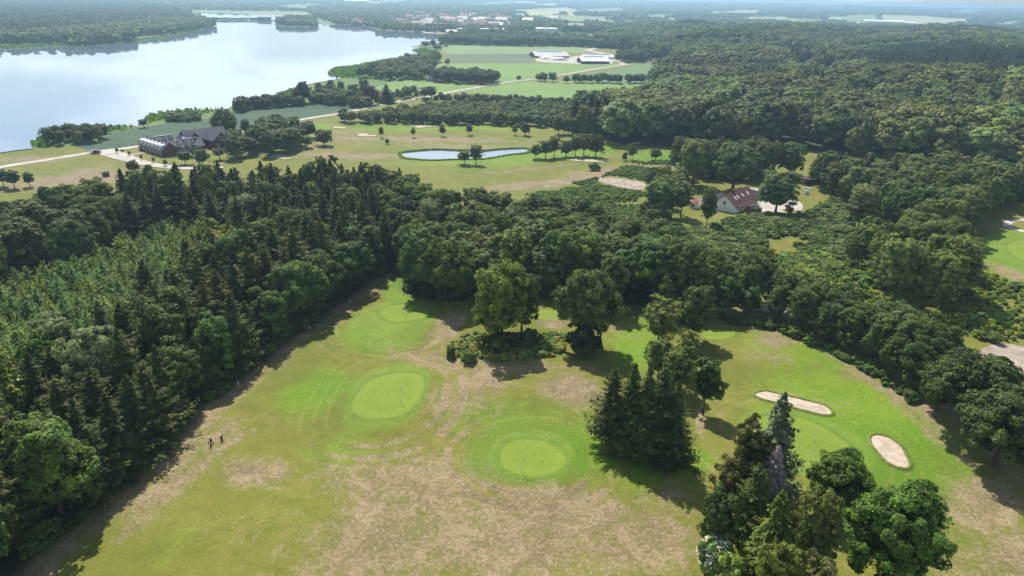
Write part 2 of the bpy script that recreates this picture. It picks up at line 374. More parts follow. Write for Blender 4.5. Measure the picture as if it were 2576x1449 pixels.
m, nt, out = newmat('golf_grass'); g = NT(nt); b = g.n('ShaderNodeBsdfPrincipled'); g.l(b.outputs[0], out.inputs[0])
co = g.coord(); nb = g.noise(co, .045, 4, .6); nm = g.noise(co, .32, 4, .65, .4); nf = g.noise(co, 2.3, 4, .75); nff = g.noise(co, 7.0, 2, .7)
streak = g.noise(g.coord(.9, .10, 1, rad(-38)), 1.0, 4, .65, .6)
streak2 = g.noise(g.coord(1.6, .16, 1, rad(24)), .9, 4, .65, .8)
sa, sg, sr = (g.attr(k).outputs['Fac'] for k in ('sa', 'sg', 'sr'))
dryA, lushA, flo, away, mid = (g.attr(k).outputs['Fac'] for k in ('dry', 'lush', 'floor', 'away', 'mid'))
olive = (.175,.168,.040); olive2 = (.118,.138,.026); lushc = (.095,.185,.014); lushc2 = (.155,.235,.024); tan = (.30,.225,.20); tan2 = (.155,.115,.09)
base = g.mix(g.mapr(g.math('MULTIPLY_ADD', nm, .5, g.math('MULTIPLY', nb, .5)), .38, .62), olive2, olive)
lf = g.mapr(g.math('ADD', lushA, g.math('MULTIPLY_ADD', nm, 1.0, -.55)), .15, .75)
lc = g.mix(g.mapr(g.math('MULTIPLY_ADD', nf, .4, g.math('MULTIPLY', nb, .6)), .38, .62), lushc, lushc2)
base = g.mix(lf, base, lc)
# dry patches, broken up by streaks
wisp = g.noise(g.coord(.35, .35, 1), .55, 6, .72, 1.2)
st = g.math('ADD', g.math('MULTIPLY_ADD', streak, .62, -.31), g.math('MULTIPLY_ADD', wisp, 1.5, -.75))
arc = g.math('MULTIPLY', g.math('SINE', g.math('MULTIPLY_ADD', nm, 1.5, g.math('MULTIPLY', sa, 2.4))), g.math('MULTIPLY', g.math('MULTIPLY', g.mapr(sa, .5, 2.0, 0, .36), g.mapr(nb, .40, .60, .35, 1)), g.mapr(sa, 6, 10, 1, 0)))
st = g.math('ADD', st, arc)
df = g.math('ADD', dryA, g.math('ADD', st, g.math('ADD', g.math('MULTIPLY_ADD', nf, .8, -.4), g.math('MULTIPLY_ADD', nb, 1.1, -.5))))
dc = g.mix(g.mapr(g.math('MULTIPLY_ADD', nf, .5, g.math('MULTIPLY', wisp, .5)), .38, .62), tan2, tan)
base = g.mix(g.mapr(df, .22, .80, 0, .96, False), base, dc)
# worn rings left by the mower outside the aprons
ringw = g.math('SINE', g.math('MULTIPLY', sa, 3.3)); ringm = g.math('MULTIPLY', g.mapr(sa, .3, 2.0), g.mapr(sa, 6.5, 9.5, 1, 0))
base = g.mix(g.math('MULTIPLY', g.math('MULTIPLY', g.mapr(ringw, .0, 1.0), ringm), g.math('MULTIPLY', g.mapr(nm, .3, .65), .30)), base, (.27,.22,.11))
# rough-cut bank, apron, green
base = g.mix(g.math('MULTIPLY', g.mapr(sr, -.6, .8, 1, 0), g.mapr(nm, .25, .6, .25, .7)), base, g.mix(nf, (.07,.14,.012), (.115,.195,.02)))
ap = g.mapr(g.math('ADD', sa, g.math('MULTIPLY_ADD', nm, 1.0, -.5)), -.5, .45, 1, 0)
apc = g.mix(g.mapr(nm, .35, .65), (.125,.195,.03), (.16,.235,.045))
base = g.mix(g.math('MULTIPLY', ap, .75), base, apc)
cutline = g.math('MULTIPLY', g.mapr(sg, .0, .35), g.mapr(sg, .9, 1.3, 1, 0)); base = g.mix(g.math('MULTIPLY', cutline, .35), base, (.09,.16,.025))
gr = g.math('MULTIPLY', g.mapr(g.math('ADD', sg, g.math('MULTIPLY_ADD', nm, .5, -.25)), -.22, .28, 1, 0), .88)
wv = g.n('ShaderNodeTexWave', wave_type='BANDS', bands_direction='X'); g.l(g.coord(1,1,1,rad(-30)), wv.inputs[0]); wv.inputs['Scale'].default_value = .28; wv.inputs['Distortion'].default_value = 1.5; wv.inputs['Detail'].default_value = 3
rim = g.mapr(sg, -1.6, -1.4, 0, 1)
gc = g.mix(g.math('MULTIPLY_ADD', wv.outputs['Fac'], .35, g.math('MULTIPLY', nm, .6)), (.145,.215,.034), (.19,.25,.045))
gc = g.mix(g.math('MULTIPLY', rim, .45), gc, (.20,.255,.045))
base = g.mix(gr, base, gc)
# clover and daisies
vor = g.n('ShaderNodeTexVoronoi'); g.l(co, vor.inputs['Vector']); vor.inputs['Scale'].default_value = 1.6
clo = g.math('MULTIPLY', g.mapr(vor.outputs['Distance'], .12, .2, 1, 0), g.mapr(g.noise(co, .09, 3, .6), .5, .62))
clo = g.math('MULTIPLY', clo, g.math('MULTIPLY', g.mapr(sg, 0, .5), g.mapr(mid, 0, 1, 1, 0)))
base = g.mix(g.math('MULTIPLY', clo, .45), base, (.42,.46,.25))
base = g.mix(1.0, base, g.math('MULTIPLY_ADD', nff, 1.1, .45), 'MULTIPLY')
base = g.mix(1.0, base, g.math('MULTIPLY_ADD', nf, .7, .65), 'MULTIPLY')
base = g.mix(g.mapr(mid, 0, 1, 1, .7), base, g.mix(1.0, base, (1.0,1.02,.68), 'MULTIPLY'))
# woodland floor, far country of small fields
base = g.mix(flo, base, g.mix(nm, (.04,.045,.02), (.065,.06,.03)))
v2 = g.n('ShaderNodeTexVoronoi'); g.l(g.coord(.0021, .0034, .001, .5), v2.inputs['Vector']); v2.inputs['Scale'].default_value = 1.0
sep = g.n('ShaderNodeSeparateColor'); g.l(v2.outputs['Color'], sep.inputs[0])
fcol = g.mix(g.mapr(sep.outputs[0], .4, .6), (.13,.19,.07), (.21,.25,.11)); fcol = g.mix(g.mapr(sep.outputs[1], .8, .86), fcol, (.38,.33,.19))
base = g.mix(away, base, fcol)
g.l(base, b.inputs['Base Color']); b.inputs['Roughness'].default_value = .85; b.inputs['Specular IOR Level'].default_value = .2
bp = g.n('ShaderNodeBump'); bp.inputs['Strength'].default_value = .35; bp.inputs['Distance'].default_value = .25
g.l(g.math('ADD', g.math('MULTIPLY', nf, .5), nm), bp.inputs['Height']); g.l(bp.outputs[0], b.inputs['Normal'])
gme.materials.append(m)
tag(link('ground', gme), kind='structure')

# ------------------------------------------------------------------ sheets laid on the ground
from mathutils.geometry import tessellate_polygon
def sheet(name, poly, z, mat, kind='structure', drape=False):
    poly = np.asarray(poly); tris = tessellate_polygon([[Vector((p[0], p[1], 0)) for p in poly]])
    zz = H(poly[:,0], poly[:,1]) + z if drape else np.full(len(poly), z)
    me = bpy.data.meshes.new(name); me.from_pydata([(p[0], p[1], q) for p, q in zip(poly, zz)], [], [tuple(t) for t in tris]); me.update()
    bmn = me.polygons
    if len(bmn) and bmn[0].normal.z < 0: me.flip_normals()
    o = link(name, me, mat)
    if kind: o['kind'] = kind
    return o
def grid_sheet(name, poly, z, mat, step=.5):
    """sheet that follows the undulating near ground"""
    poly = np.asarray(poly); x0, y0 = poly.min(0)-step; x1, y1 = poly.max(0)+step
    gx, gy = np.arange(x0, x1, step), np.arange(y0, y1, step); A, B = np.meshgrid(gx, gy)
    d = sdf(A.ravel(), B.ravel(), poly)
    # pull outside vertices to the boundary
    pts = np.stack([A.ravel(), B.ravel()], 1); keep = d < step*1.5
    seg = np.vstack([poly, poly[:1]])
    for i in np.where((d > 0) & keep)[0]:
        a, bq = seg[:-1], seg[1:]; dd = bq-a; t = np.clip(((pts[i]-a)*dd).sum(1)/((dd*dd).sum(1)+1e-9), 0, 1); q = a+dd*t[:,None]
        pts[i] = q[np.argmin(((q-pts[i])**2).sum(1))]
    n1 = len(gx); id_ = np.arange(len(pts)).reshape(len(gy), n1)
    f = np.stack([id_[:-1,:-1], id_[:-1,1:], id_[1:,1:], id_[1:,:-1]], -1).reshape(-1,4)
    f = f[(keep[f].all(1)) & ((d[f] < 0).any(1))]
    me = mesh_np(name, np.column_stack([pts, H(pts[:,0], pts[:,1])+z]), f)
    return link(name, me, mat)
def ribbon(name, pts, w, z, mat, drape=True, kind='structure', smooth=True):
    pts = spline(pts, False, 6) if smooth else np.asarray(pts); n = len(pts); v = []
    ws = w if hasattr(w, '__len__') else [w]*n
    for i in range(n):
        d = pts[min(i+1, n-1)] - pts[max(i-1, 0)]; d = d/np.hypot(*d); nn = np.array([-d[1], d[0]])*np.interp(i/(n-1), np.linspace(0,1,len(ws)), ws)/2
        for s in (1, -1): q = pts[i]+nn*s; v.append((q[0], q[1], (H1(*q) if drape else 0)+z))
    me = bpy.data.meshes.new(name); me.from_pydata(v, [], [(2*i, 2*i+1, 2*i+3, 2*i+2) for i in range(n-1)]); me.update()
    if me.polygons[0].normal.z < 0: me.flip_normals()
    o = link(name, me, mat)
    if kind: o['kind'] = kind
    return o
sheet('lake', lake_poly, .30, M['lake']); sheet('lake_arm', PP(farwater_px), .25, M['lake'])
sheet('pond', pond_poly, .05, M['pondw'])
crop_px = tile(0,0,[(555,1100),(800,1062),(805,1010),(1000,975),(1200,942),(1600,892),(1780,852),(2200,792),(2576,776)]) + [(941,266),(900,274),(858,283),(760,298),(683,314),(600,328),(470,352),(357,366),(300,373),(232,381)]
sheet('crop_field', PP(crop_px), .04, M['crop'])
sheet('meadow', PP([(1158,231),(1255,213),(1358,202),(1500,208),(1645,213),(1645,252),(1500,250),(1300,243)]), .04, M['meadow'])
sheet('meadow', PP(tile(1,0,[(700,478),(1400,480),(2100,478),(2150,488),(1500,580),(1190,628),(1190,560),(1000,535),(730,530)])), .04, M['meadow'])
sheet('field', PP(tile(1,0,[(800,412),(1450,408),(1440,472),(780,472)])), .04, M['darkfield'])
sheet('meadow', PP(tile(1,0,[(740,333),(1200,345),(1780,355),(1900,378),(1820,402),(1450,404),(800,408),(760,380)])), .04, M['meadow2'])
sheet('meadow', PP(tile(1,0,[(250,660),(400,612),(640,612),(1080,650),(800,702),(720,712),(500,690),(300,700)])), .04, M['meadow'])
sheet('field', PP(tile(1,0,[(1640,578),(2000,528),(2330,472),(2520,500),(2480,560),(2360,632),(2000,625)])), .04, M['wheat'])
sheet('marsh', PP([(898,166),(958,152),(1062,120),(1110,112),(1105,150),(1095,185),(1000,205),(950,235),(858,240),(780,245),(710,246),(712,235),(830,205),(858,196),(830,185),(845,172)]), .035, M['marsh'])
sheet('marsh', PP([(180,330),(240,320),(350,322),(400,286),(575,277),(600,265),(712,240),(770,248),(858,258),(730,262),(590,284),(400,314),(270,338),(266,352),(185,366),(90,372),(85,360)]), .035, M['marsh'])
for pts, mt in (([(1290,27),(1420,22),(1470,30),(1440,38),(1350,40),(1285,33)],'ripe'),([(1440,28),(1560,22),(1575,34),(1500,37)],'meadow2'),([(1330,16),(1400,15),(1410,20),(1330,21)],'tan'),
    ([(1860,47),(1960,45),(2010,54),(1930,56)],'ripe'),([(2080,46),(2200,40),(2215,55),(2100,56)],'meadow2'),([(2215,42),(2330,44),(2420,52),(2440,62),(2290,72),(2110,64),(2140,56),(2215,55)],'ripe'),([(2370,57),(2400,50),(2450,50),(2440,56),(2380,62)],'tan'),
    ([(1620,40),(1700,36),(1730,42),(1640,47)],'meadow2'),([(1780,33),(1900,30),(1930,36),(1800,40)],'ripe'),([(2380,36),(2460,33),(2480,38),(2400,42)],'meadow2'),([(1180,14),(1290,10),(1310,14),(1200,19)],'meadow2'),([(1690,70),(1760,67),(1800,72),(1710,75)],'meadow2'),([(300,-2),(430,-6),(460,-2),(330,4)],'ripe'),([(1505,94),(1570,90),(1570,98),(1530,104)],'meadow'),([(1400,55),(1460,52),(1500,58),(1430,62)],'meadow2'),([(2480,62),(2560,58),(2576,66),(2500,72)],'meadow2'),([(1430,117),(1520,110),(1480,107)],'meadow2'),([(640,20),(760,14),(820,20),(720,26)],'meadow2'),([(900,10),(1010,6),(1050,10),(940,15)],'ripe')):
    sheet('field', PP(pts), .6, M[mt], drape=True)
road_px = [(-40,430),(17,418),(120,402),(230,384),(265,379),(310,374),(357,367),(430,355),(560,340),(640,326),(690,315),(740,304),(800,294),(858,285),(930,270),(1000,256),(1056,247),(1090,240),(1127,233),(1200,220),(1255,210),(1300,204),(1358,197),(1450,182),(1542,167),(1600,159),(1640,155),(1665,158)]
ribbon('road', PP(road_px), 4.2, .09, M['gravel'])
ribbon('road', PP([(262,382),(290,389),(330,402),(380,414),(440,422),(515,424),(560,420)]), [8,8,5.5,4.5,4,3.5], .13, M['gravel'])
ribbon('path', PP([(325,392),(345,388),(372,384)]), 1.5, .16, M['gravel'])
ribbon('road', PP([(1462,119),(1500,121),(1480,126),(1520,135),(1545,140)]), 10, .09, M['gravel'])
ribbon('road', PP([(1535,150),(1560,156),(1572,163)]), 7, .13, M['gravel'])
sheet('farmyard', PP([(1345,147),(1440,143),(1470,138),(1545,140),(1550,152),(1532,163),(1470,161),(1385,158),(1350,155)]), .05, M['gravel'])
sheet('driveway', PP([(1730,508),(1745,500),(1790,500),(1805,508),(1800,522),(1770,518),(1735,520)]), .05, M['asphalt'])
sheet('gravel_yard', spline(PP([(1855,540),(1880,530),(1905,505),(1925,502),(1960,506),(1990,500),(2010,508),(2020,520),(2012,532),(1985,536),(1930,541),(1880,543)])), .05, M['gravel'])
sheet('gravel_yard', PP([(1880,472),(1940,478),(1950,500),(1905,500)]), .05, M['gravel'])
sheet('bare_ground', spline(PP(tile(1,0,[(1930,1348),(2050,1345),(2190,1362),(2290,1385),(2290,1425),(2180,1428),(2050,1400),(1950,1370)]))), .05, M['soil'])
ribbon('path', PP([(2660,552),(2576,553),(2545,556),(2532,568),(2560,578),(2600,588),(2680,600)]), 2.2, .06, M['gravel'])
grid_sheet('bare_ground', spline(PP([(2425,925),(2470,880),(2520,865),(2600,872),(2760,900),(2800,980),(2700,1010),(2600,990),(2520,960)])), .06, M['soil'], 1.0)
grid_sheet('road', spline(PP([(2576,1005),(2600,1000),(2680,1010),(2700,1160),(2620,1150),(2570,1135),(2590,1080),(2565,1040)])), .12, M['gravel'], .6)
ribbon('path', PP([(1885,772),(1950,780),(2050,808),(2140,838),(2230,872),(2310,925),(2380,975),(2450,1010),(2530,1040),(2600,1030)]), 3.0, .07, M['gravel'])
for lab, poly in bunkers:
    c = poly.mean(0); near = c[1] < 190
    r = empty('sand_bunker', (0,0,0)); tag(r, lab, 'bunker', 'sand bunkers on the golf course')
    s = grid_sheet('sand', poly, .10, M['sand'], .45) if near else sheet('sand', poly, .10, M['sand'], None)
    s.parent = r
    n = len(poly); nrm = []
    for i in range(n):
        d = poly[(i+1) % n]-poly[i-1]; d = d/(np.hypot(*d)+1e-9); nrm.append(np.array([d[1], -d[0]]))
    nrm = np.array(nrm); a = poly+nrm*.1
    if inside(a[:1,0], a[:1,1], poly)[0]: nrm = -nrm
    v = []; k = 1.0 if near else 1.5
    prof = [(-.10,.08),(.04,.24),(.22,.26),(.62*k,.02)]
    for off, z in prof:
        q = poly+nrm*off; v.append(np.column_stack([q, H(q[:,0], q[:,1])+z*(1 if near else .9)]))
    v = np.vstack(v); f = [(j*n+i, j*n+(i+1) % n, (j+1)*n+(i+1) % n, (j+1)*n+i) for j in range(3) for i in range(n)]
    me = bpy.data.meshes.new('turf_lip'); me.from_pydata(v.tolist(), [], f); me.update()
    link('turf_lip', me, M.setdefault('lip', simple('turf_lip', (.13,.17,.035), .9, .3, 1.5, .1)), r)
# bank of the causeway with its bridge across the far end of the lake
ribbon('causeway', PP([(520,49),(560,51),(620,51),(655,51.5)]), 26, 1.2, M['marsh'], False)
ribbon('causeway', PP([(678,52),(700,52.5),(720,54)]), 26, 1.2, M['marsh'], False)

# ------------------------------------------------------------------ vegetation meshes
def unit(v): return v/(np.linalg.norm(v, axis=-1, keepdims=True)+1e-9)
def diamonds(pos, nrm, axis_, L, Wd, tone, name, spread=None):
    t = unit(axis_ - nrm*(axis_*nrm).sum(1, keepdims=True)); bq = np.cross(nrm, t); N = len(pos)
    v = np.empty((N,4,3)); v[:,0] = pos-t*L[:,None]; v[:,2] = pos+t*L[:,None]; v[:,1] = pos+bq*Wd[:,None]; v[:,3] = pos-bq*Wd[:,None]
    me = mesh_np(name, v.reshape(-1,3), np.arange(4*N).reshape(N,4))
    a = me.attributes.new('tone', 'FLOAT', 'FACE'); a.data.foreach_set('value', np.asarray(tone, np.float32))
    me.materials.append(M['leaf'])
    return me
def crown_broad(seed, Hh, R, base, ncl, nlf, leaf, elong=1.3, clr=(.17,.30), rough=.16, droop=0.0, up=.45, top=1.0, gap=0.0):
    r = np.random.default_rng(seed)
    u = unit(r.normal(size=(ncl,3))); u[:,2] = np.where(u[:,2] < -.55, -u[:,2], u[:,2])
    ph = np.arctan2(u[:,1], u[:,0]); p = r.uniform(0, 6.28, 6)
    gmod = 1 + rough*(np.sin(2*ph+p[0]) + .8*np.sin(3*ph+p[1]+2*u[:,2]) + .7*np.sin(5*ph+p[2]-3*u[:,2]) + .6*np.sin(7*u[:,2]+p[3]))/1.6
    f = r.uniform(.5, 1, ncl)**.45
    ax = np.array([R, R, (Hh-base)/2]); zc = (Hh+base)/2
    env = np.where(u[:,2] > 0, 1.0, 1.0-.15*np.abs(u[:,2]))
    c = u*ax*(f*gmod*env)[:,None]; rho = R*r.uniform(*clr, ncl)
    c[:,:2] *= (1-.10*(rho/R))[:,None]; c[:,2] = np.clip(c[:,2]*top, -(Hh-base)/2, (Hh-base)/2-rho*.55) + zc
    s = .88; c[:,:2] *= s
    ci = np.repeat(np.arange(ncl), nlf); N = len(ci)
    d = unit(unit(r.normal(size=(N,3))) + .55*u[ci] + np.array([0,0,.35]))
    sq = np.array([1,1,.75]); pos = c[ci] + d*sq*(rho[ci]*r.uniform(.6,1.12,N))[:,None]
    nr = unit(d*.9 + u[ci]*.25 + np.array([0,0,up*.8]) + r.normal(size=(N,3))*.40)
    axs = r.normal(size=(N,3)) + np.array([0,0,-droop*6])
    L = leaf*r.uniform(.7,1.35,N)*elong**.5; Wd = L/elong*r.uniform(.8,1.1,N)
    tone = .6*r.uniform(0,1,ncl)[ci]**1.3 + .4*r.uniform(0,1,N)
    # a few inner leaves close the view through the crown
    K = N//7; q = unit(r.normal(size=(K,3)))*(r.uniform(0,1,K)**.4*.66)[:,None]*ax + np.array([0,0,zc])
    pos = np.vstack([pos, q]); nr = np.vstack([nr, unit(r.normal(size=(K,3)))]); axs = np.vstack([axs, r.normal(size=(K,3))])
    L = np.r_[L, np.full(K, leaf*2.0)]; Wd = np.r_[Wd, np.full(K, leaf*1.7)]; tone = np.r_[tone, np.full(K,.35)]
    q_ = np.percentile(np.hypot(pos[:,0], pos[:,1]), 97); pos[:,:2] *= R/q_; zt = np.percentile(pos[:,2], 99.6); pos[:,2] = base+(pos[:,2]-base)*(Hh-base)/max(zt-base, .1)
    return diamonds(pos, nr, axs, L, Wd, tone, 'crown')
def crown_conifer(seed, Hh, R, base, nwh, nbr, nst, spray=.5, droop=.28, lift=.22, hang=.35, pw=.85, thin=.45, ragged=.25, whor=1.0):
    r = np.random.default_rng(seed)
    P_, N_, A_, L_, W_, T_ = [], [], [], [], [], []
    for i in range(nwh):
        t = (i+.5)/nwh; z = base + (Hh-base)*t
        Rz = R*(1-t)**pw*(1+ragged*.4*math.sin(i*2.4+seed)) + .12*R*(1-t) + .06
        nb = max(4, int(nbr*(.55+.45*(1-t)))); a0 = r.uniform(0, 6.28)
        for j in range(nb):
            a = a0 + 6.283*j/nb + r.normal()*.16; Lb = Rz*(1+ragged*r.normal()*.8); Lb = max(Lb, .1)
            zj = z + r.uniform(-.5,.5)*(Hh-base)/nwh*whor; tn = r.uniform(0,1)
            dr = np.array([math.cos(a), math.sin(a), 0]); sd = np.array([-math.sin(a), math.cos(a), 0])
            ns = max(3, int(nst*(.4+.6*Lb/R)))
            ts = np.linspace(.12, 1.0, ns) + r.normal(size=ns)*.02
            wside = Lb*.30*(1-ts*.65)
            for sgn in (-1, 0, 1):
                pt = dr*(Lb*ts)[:,None] + sd*(sgn*wside*.62)[:,None]; zz = zj - droop*Lb*ts + lift*Lb*ts**2.5*1.1 - .05*abs(sgn)*Lb
                pt[:,2] += zz; P_.append(pt)
                nn = unit(np.array([0,0,1.0]) + dr*.35 + sd*sgn*.4 + r.normal(size=(ns,3))*.28); N_.append(nn)
                A_.append(np.repeat([dr*.8 + sd*sgn*1.1 - np.array([0,0,.35])], ns, 0) + r.normal(size=(ns,3))*.2)
                ln = spray*(.55+.6*(1-ts))*r.uniform(.8,1.3,ns)*(.6+.4*Lb/R); L_.append(ln); W_.append(ln*thin); T_.append(.55*tn + .45*r.uniform(0,1,ns))
            k = int(ns*hang)
            if k:
                th = r.uniform(.15,.95,k); pt = dr*(Lb*th)[:,None]; pt[:,2] += zj - droop*Lb*th + lift*Lb*th**2.5 - spray*.4
                P_.append(pt); N_.append(unit(dr + sd*r.normal(size=(k,1)) + r.normal(size=(k,3))*.2)); A_.append(np.repeat([[0,0,-1.0]], k, 0) + r.normal(size=(k,3))*.15)
                ln = spray*r.uniform(.6,1.1,k); L_.append(ln); W_.append(ln*.5); T_.append(np.full(k, tn*.5))
    return diamonds(np.vstack(P_), np.vstack(N_), np.vstack(A_), np.concatenate(L_), np.concatenate(W_), np.concatenate(T_), 'crown')
def trunk_mesh(seed, Hh, r0, limbs, spread, top=.9, lean=0.3):
    r = random.Random(seed); mb = MB(); pts = []; n = 7
    for i in range(n):
        t = i/(n-1); pts.append((lean*math.sin(t*3+seed)*.6*t, lean*math.cos(t*2.4+seed)*.6*t, Hh*top*t-.3*(1-t)))
    mb.tube(pts, [r0*(1.35 if i == 0 else 1)*(1-.88*i/(n-1)) for i in range(n)], 8)
    for k in range(limbs):
        a = 6.283*k/max(1,limbs) + r.uniform(-.4,.4); t = r.uniform(.28,.62); b0 = Vector((0,0,Hh*t)); L = spread*r.uniform(.6,.95)
        d = Vector((math.cos(a), math.sin(a), r.uniform(.5,.9)))
        mb.tube([b0, b0+d*L*.5, b0+d*L*.75+Vector((0,0,L*.2))], [r0*.42, r0*.25, r0*.07], 5)
    return mb.mesh('trunk')

PROTO = {}    # kind -> list of (crown mesh, trunk mesh, height, radius)
def addp(k, crown, Hh, R, r0=.3, limbs=5, top=.85): PROTO.setdefault(k, []).append((crown, trunk_mesh(hash(k) % 97+len(PROTO.get(k, [])), Hh, r0, limbs, R*.75, top), Hh, R))
for s in range(3): addp('oak', crown_broad(20+s, 13, 6.2, 1.5, 330, 90, .165, 1.35, (.075,.19), .26), 13, 6.2, .42, 7, .8)
for s in range(3): addp('broad', crown_broad(40+s, 14, 4.8, .7, 250, 62, .175, 1.4, (.09,.22), .28), 14, 4.8, .32, 5)
for s in range(2): addp('beech', crown_broad(50+s, 15, 4.6, .5, 240, 55, .185, 1.4, (.09,.2), .2, up=.7), 15, 4.6, .35, 4)
for s in range(2): addp('birch', crown_broad(60+s, 13, 3.2, 1.6, 190, 50, .14, 1.8, (.09,.24), .34, droop=.5, up=.2), 13, 3.2, .2, 5)
for s in range(3): addp('spruce', crown_conifer(70+s, 16, 4.0, .8, 28, 12, 12, .44, hang=.6, pw=.74, ragged=.3), 16, 4.0, .26, 0, .97)
for s in range(2): addp('firtall', crown_conifer(80+s, 17, 4.4, 2.6, 24, 11, 12, .5, .18, .25, .4, .62, .45, .4), 17, 4.4, .32, 0, .97)
for s in range(2): addp('young', crown_conifer(90+s, 7, 2.3, .3, 15, 9, 7, .34, .02, .3, .3, .62, .45, .35), 7, 2.3, .1, 0, .95)
for s in range(2): addp('larch', crown_conifer(100+s, 12, 3.3, 1.0, 26, 12, 9, .30, .2, .2, .9, .58, .6, .35), 12, 3.3, .2, 0, .95)
for s in range(2): addp('pine', crown_broad(110+s, 13, 3.3, 3.4, 90, 60, .2, 2.6, (.13,.28), .34, up=.3), 13, 3.3, .26, 6)
for s in range(2): addp('shrub', crown_broad(120+s, 3.2, 2.1, .05, 46, 46, .18, 1.4, (.2,.34), .26), 3.2, 2.1, .07, 4, .6)
addp('small', crown_broad(133, 8, 2.9, 1.7, 90, 50, .17, 1.35, (.11,.26), .34), 8, 2.9, .17, 6)
addp('small', crown_broad(131, 8, 2.9, 1.5, 90, 50, .17, 1.35, (.11,.26), .3), 8, 2.9, .17, 6)
addp('weep', crown_conifer(140, 13, 3.8, .5, 22, 10, 9, .55, .35, .05, 1.6, .55, .5, .35), 13, 3.8, .3, 0, .95)
addp('farbroad', crown_broad(150, 12, 4.6, .4, 30, 20, .75, 1.2, (.24,.38), .2), 12, 4.6, .3, 0)
addp('farbroad', crown_broad(151, 12, 4.6, .4, 30, 20, .75, 1.2, (.24,.38), .25), 12, 4.6, .3, 0)
addp('farcon', crown_conifer(152, 14, 2.6, .4, 11, 6, 4, 1.0, .2, .1, .2, .9, .6, .3), 14, 2.6, .2, 0)
MEDB = [crown_broad(160+s, 13, 5.2, .6, 80, 40, .31, 1.25, (.14,.28), .24, up=.7) for s in range(3)]
for mq in MEDB: PROTO.setdefault('medbroad', []).append((mq, PROTO['broad'][0][1], 13, 5.2))

COLS = dict(oak=(.060,.100,.022), broad=(.068,.105,.028), beech=(.062,.092,.030), birch=(.100,.125,.038), spruce=(.044,.064,.024), firtall=(.052,.068,.026),
    young=(.12,.175,.072), larch=(.120,.140,.030), pine=(.070,.074,.040), shrub=(.085,.125,.045), small=(.060,.095,.025), weep=(.080,.100,.022),
    silver=(.22,.25,.22), purple=(.055,.024,.040), blue=(.088,.105,.088), grey=(.115,.135,.085), yellow=(.14,.17,.035), poplar=(.10,.13,.05), farbroad=(.07,.1,.04), farcon=(.05,.07,.04), medbroad=(.068,.105,.028))
NAMES = dict(oak='oak_tree', broad='broadleaf_tree', beech='beech_tree', birch='birch_tree', spruce='spruce_tree', firtall='fir_tree', young='young_spruce', larch='larch_tree', pine='pine_tree', shrub='shrub', small='small_tree', weep='weeping_conifer', farbroad='broadleaf_tree', farcon='spruce_tree', medbroad='broadleaf_tree')
CATS = dict(oak='tree', broad='tree', beech='tree', birch='tree', spruce='conifer', firtall='conifer', young='young conifer', larch='conifer', pine='conifer', shrub='shrub', small='tree', weep='conifer', farbroad='tree', farcon='conifer', medbroad='tree')
def jit(c, a=.16):
    k = 1+random.uniform(-a, a); w = random.uniform(-a, a)*.7
    return (c[0]*k*(1+w), c[1]*k, c[2]*k*(1-w), 1)
def tree(kind, x, y, h, r, label=None, group=None, col=None, variant=None, rot=None):
    cm, tm, Hp, Rp = PROTO[kind][variant if variant is not None else random.randrange(len(PROTO[kind]))]
    o = empty(NAMES[kind], (x, y, H1(x, y)-.05), rot if rot is not None else random.uniform(0, 6.28)); o.scale = (r/Rp, r/Rp, h/Hp)
    tk = link('trunk', tm, M['bark'], o); cr = link('crown', cm, None, o)
    cr.color = jit(col or COLS[kind])
    tag(o, label, CATS[kind], group)
    return o
PLACED = []    # (x, y, r) of hand-placed trees, so that the woods leave room for them
def T(kind, x, yb, yt, w, label, col=None, group=None, variant=None):
    """a tree whose foot shows at (x,yb), top at row yt, crown w pixels wide"""
    X_, Y_ = P(x, yb); h = hgt(x, yb, yt); dep = proj(X_, Y_, h*.6)[2]; r = w/F*dep/2
    PLACED.append((X_, Y_, r)); return tree(kind, X_, Y_, max(h, .8), r, label, group, COLS.get(col, None) if isinstance(col, str) else col, variant)
